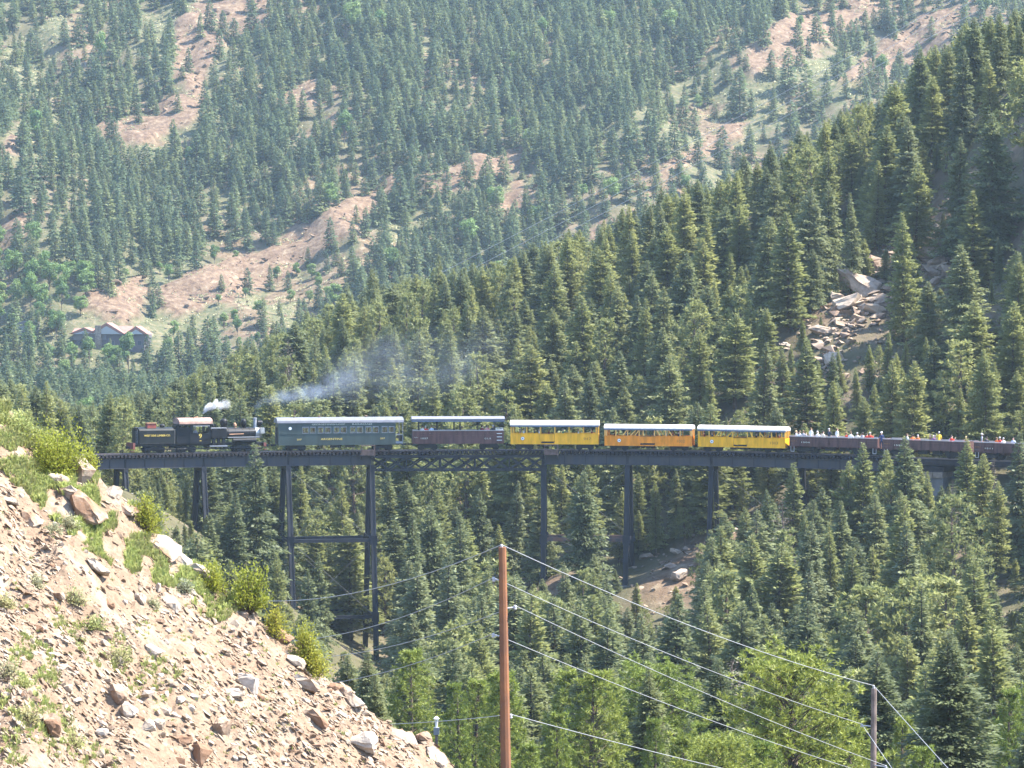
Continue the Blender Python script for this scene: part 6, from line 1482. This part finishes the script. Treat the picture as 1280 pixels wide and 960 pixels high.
for i in range(5): wire([ends0[i], pn1[i], pn2[i], ends3[i]], [(1.9,2.2,1.9,2.0,.8)[i], (.35,.25,.2,.2,.15)[i], .2], wl[i], .014 if i == 0 else .012)
# cables strung high across the valley in front of the far mountain
for i, (a, b, s) in enumerate((((340,462,640),(1215,2,600),6.0),((352,470,640),(1225,12,600),6.5),((330,452,640),(1205,-8,600),6.0))):
    f = MB(); A = P(*a); B_ = P(*b); pr = A
    for k in range(1, 41):
        t = k/40; q = A.lerp(B_, t)-Vector((0,0,4*s*.15*t*(1-t))); f.tube(pr, q, .035, n=4, cap=False); pr = q
    tag(f.build('valley_cable', M['wire']), ('middle','lowest','highest')[i]+' of the three thin cables crossing in front of the far mountain', 'cable', 'cables across the valley')

# ------------------------------------------------------------------ houses
def house():
    h = hitG(150, 432, 900); x, y = h.x, h.y; z0 = G1(x, y)-1.0
    o = empty('lodge_house', (x-2, y, z0), R_(-8), label='lodge with red brown roofs and white gables among trees at the mountain foot', cat='house')
    f = MB(); f.box(-9,9.5,-4,5,-6,3.6); f.build('wall', M['hdark'], o)
    f = MB(); f.box(-9.3,-.5,-4.4,-4.03,2.0,3.5); f.build('balcony_wall', M['hwall'], o)
    def roof(pts, y0, y1, nm='roof'):
        f = MB(); f.prism(pts, y0, y1); return f.build(nm, M['hroof'], o)
    f = MB(); f.prismx([(-5,3.62),(6,3.62),(.5,6.0)], -3.0, 5.5); f.build('roof', M['hroof'], o)
    f = MB(); f.prismx([(-4.5,3.61),(5.5,3.61),(.5,5.3)], -10, -3.003); f.build('roof', M['hroof'], o)
    for cx, hw, zt, nm in ((-6.2,4.2,5.6,''),(-.2,5.0,7.0,''),(7.6,3.2,6.0,'')):
        f = MB(); f.prism([(cx-hw,3.64),(cx,zt-.3),(cx+hw,3.64),(cx+hw-.5,3.64),(cx,zt-.8),(cx-hw+.5,3.64)], -5.6, 1.5) if False else f.prism([(cx-hw,3.64),(cx+hw,3.64),(cx,zt)], -5.2, 1.2); rf = f.build('cross_roof', M['hroof'], o)
        f = MB(); f.prism([(cx-hw+1.3,3.66),(cx+hw-1.3,3.66),(cx,zt-1.0)], -5.28, -5.21); f.build('gable', M['hgable'], rf)
        f = MB(); f.prism([(cx-hw+.1,3.7),(cx-hw+.6,3.7),(cx,zt-.35),(cx+hw-.6,3.7),(cx+hw-.1,3.7),(cx,zt)], -5.4, -5.29); f.build('barge_board', M['hroof'], rf)
    f = MB(); f.box(-3.2,-1.6,-5.6,-4.1,-2,6.2); f.build('chimney', M['stone'], o)
    for cx in (-7.5,-5,1,3.5,6.3,8.3):
        f = MB(); f.box(cx-.6,cx+.6,-4.08,-4.01,.4,1.8); fr = f.build('window', M['hwall'], o)
        f = MB(); f.box(cx-.5,cx+.5,-4.13,-4.085,.5,1.7); f.build('pane', M['hwin'], fr)
    o.scale = (.95, .9, .85)
    h = hitG(36, 420, 900); z0 = G1(h.x, h.y)
    o = empty('small_shed', (h.x, h.y, z0), label='small pale round roofed shed among broad leaved trees near the lodge', cat='shed')
    f = MB(); f.box(-2.6,2.6,-2,2,-1,1.8); f.build('wall', M['hgable'], o)
    f = MB(); f.prism([(2.9*math.cos(math.pi*i/8), 1.81+1.2*math.sin(math.pi*i/8)) for i in range(9)], -2.3, 2.3); f.build('roof', M['hwall'], o)
    f = MB(); f.box(.3,1.4,-2.06,-2.01,0,1.5); f.build('door', M['hdark'], o)
    HS = (x-2, y)
    return HS
HS = house()
# small metal cabinet down among the bright pines
h = P(545.5, 905, 215); f = MB()
o = empty('meter_post', (h.x, 215, G1(h.x, 215)), label='small grey box with pale cap on a post between bright pines below the brown pole', cat='post')
zt = h.z-o.location.z; f.box(-.08,.08,-.08,.08,-.5,zt-.6); f.build('shaft', M['pole2'], o)
f = MB(); f.box(-.16,.16,-.12,.12,zt-.6,zt-.2); f.build('box', M['greypaint'], o); f = MB(); f.lathe((0,0,zt+.3),[(.06,-.5),(.1,-.1),(.17,0),(.06,.12)]); f.build('cap', M['white'], o)

# ------------------------------------------------------------------ smoke and steam
def plume(name, puffs, dens, col, label, noise=.9, th=(.35,.65)):
    """a row of soft puffs; each is a ball of uneven thin volume that fades to nothing at its rim. puffs: (centre, (rx,ry,rz), strength)"""
    c0 = puffs[0][0]; root = empty(name, c0); root['kind'] = 'stuff'; root['label'] = label
    m = bpy.data.materials.new(name+'_volume'); m.use_nodes = True; t = m.node_tree; N = t.nodes; L = t.links; N.remove(N['Principled BSDF'])
    v = N.new('ShaderNodeVolumePrincipled'); v.inputs['Color'].default_value = (*col, 1); v.inputs['Anisotropy'].default_value = .2
    g = N.new('ShaderNodeNewGeometry'); no = N.new('ShaderNodeTexNoise'); no.inputs['Scale'].default_value = noise; no.inputs['Detail'].default_value = 3
    L.new(g.outputs['Position'], no.inputs['Vector']); mr = N.new('ShaderNodeMapRange'); mr.inputs['From Min'].default_value = th[0]; mr.inputs['From Max'].default_value = th[1]; mr.inputs['To Max'].default_value = dens; L.new(no.outputs['Fac'], mr.inputs[0])
    tc = N.new('ShaderNodeTexCoord'); le = N.new('ShaderNodeVectorMath'); le.operation = 'LENGTH'; L.new(tc.outputs['Object'], le.inputs[0])
    fo = N.new('ShaderNodeMapRange'); fo.interpolation_type = 'SMOOTHSTEP'; fo.inputs['From Min'].default_value = 1.0; fo.inputs['From Max'].default_value = .15; L.new(le.outputs['Value'], fo.inputs[0])
    oi = N.new('ShaderNodeObjectInfo'); sp = N.new('ShaderNodeSeparateColor'); L.new(oi.outputs['Color'], sp.inputs[0])
    m1 = N.new('ShaderNodeMath'); m1.operation = 'MULTIPLY'; m2 = N.new('ShaderNodeMath'); m2.operation = 'MULTIPLY'; L.new(mr.outputs[0], m1.inputs[0]); L.new(fo.outputs[0], m1.inputs[1]); L.new(m1.outputs[0], m2.inputs[0]); L.new(sp.outputs[0], m2.inputs[1])
    L.new(m2.outputs[0], v.inputs['Density']); L.new(v.outputs[0], N['Material Output'].inputs['Volume'])
    bm = bmesh.new(); bmesh.ops.create_icosphere(bm, subdivisions=2, radius=1.04); me = bpy.data.meshes.new('puff'); bm.to_mesh(me); bm.free(); me.materials.append(m)
    for c, r, s in puffs:
        o = link('puff', me, root, Vector(c)-Vector(c0)); o.scale = r; o.rotation_euler = (0, -.25, 0); o.color = (s, s, s, 1)
    return root
Yc = track(ph_at(330)).y
pf = []
for px, py, r, s in ((319,515,.35,1.2),(322,509,.5,1),(328,504,.75,.9),(337,500,.95,.8),(350,496,1.2,.75),(365,494,1.4,.75),(382,491,1.6,.7),(400,487,1.9,.5),(418,480,2.1,.35),(436,474,2.1,.22)):
    pf.append((P(px, py, Yc+(px-319)*.05), (r*1.35, r, r*.85), s))
plume('smoke', pf, .26, (.55,.64,.80), 'thin blue grey smoke drifting back from the locomotive chimney', .6)
pf = [(P(px, py, Yc+9+(px-400)*.03), (r*1.4, r, r), s) for px, py, r, s in ((430,470,4,.8),(470,462,5,.8),(515,455,5.5,.7),(560,450,5.5,.6),(605,445,5,.4))]
plume('smoke', pf, .018, (.7,.78,.92), 'faint haze of smoke spreading over the trees above the green coach', .25)
Yl = track(ph_at(262)).y
pf = [(P(px, py, Yl+.2), (r, r, r), s) for px, py, r, s in ((254.5,516,.16,1),(256.5,513,.28,1.1),(259.5,510,.42,1),(263,508,.5,.9),(267,507.5,.45,.6),(269.5,504,.36,.8),(270.5,501,.28,.6),(275,507,.6,.2),(282,505,.7,.14))]
plume('steam', pf, 6, (.97,.97,.97), 'small white puff of steam above the cab roof', 2.0, (.25,.5))
# ------------------------------------------------------------------ valley haze: one closed box of even, thin air
def haze():
    f = MB(); f.box(-1650, 1650, -350, 2550, -60, 560)
    m = bpy.data.materials.new('haze_air'); m.use_nodes = True; t = m.node_tree; t.nodes.remove(t.nodes['Principled BSDF'])
    v = t.nodes.new('ShaderNodeVolumePrincipled'); v.inputs['Color'].default_value = (.62,.82,1,1); v.inputs['Density'].default_value = HAZE; v.inputs['Anisotropy'].default_value = .2
    t.links.new(v.outputs[0], t.nodes['Material Output'].inputs['Volume'])
    o = f.build('haze', m); o['kind'] = 'stuff'
HAZE = .000066
haze()
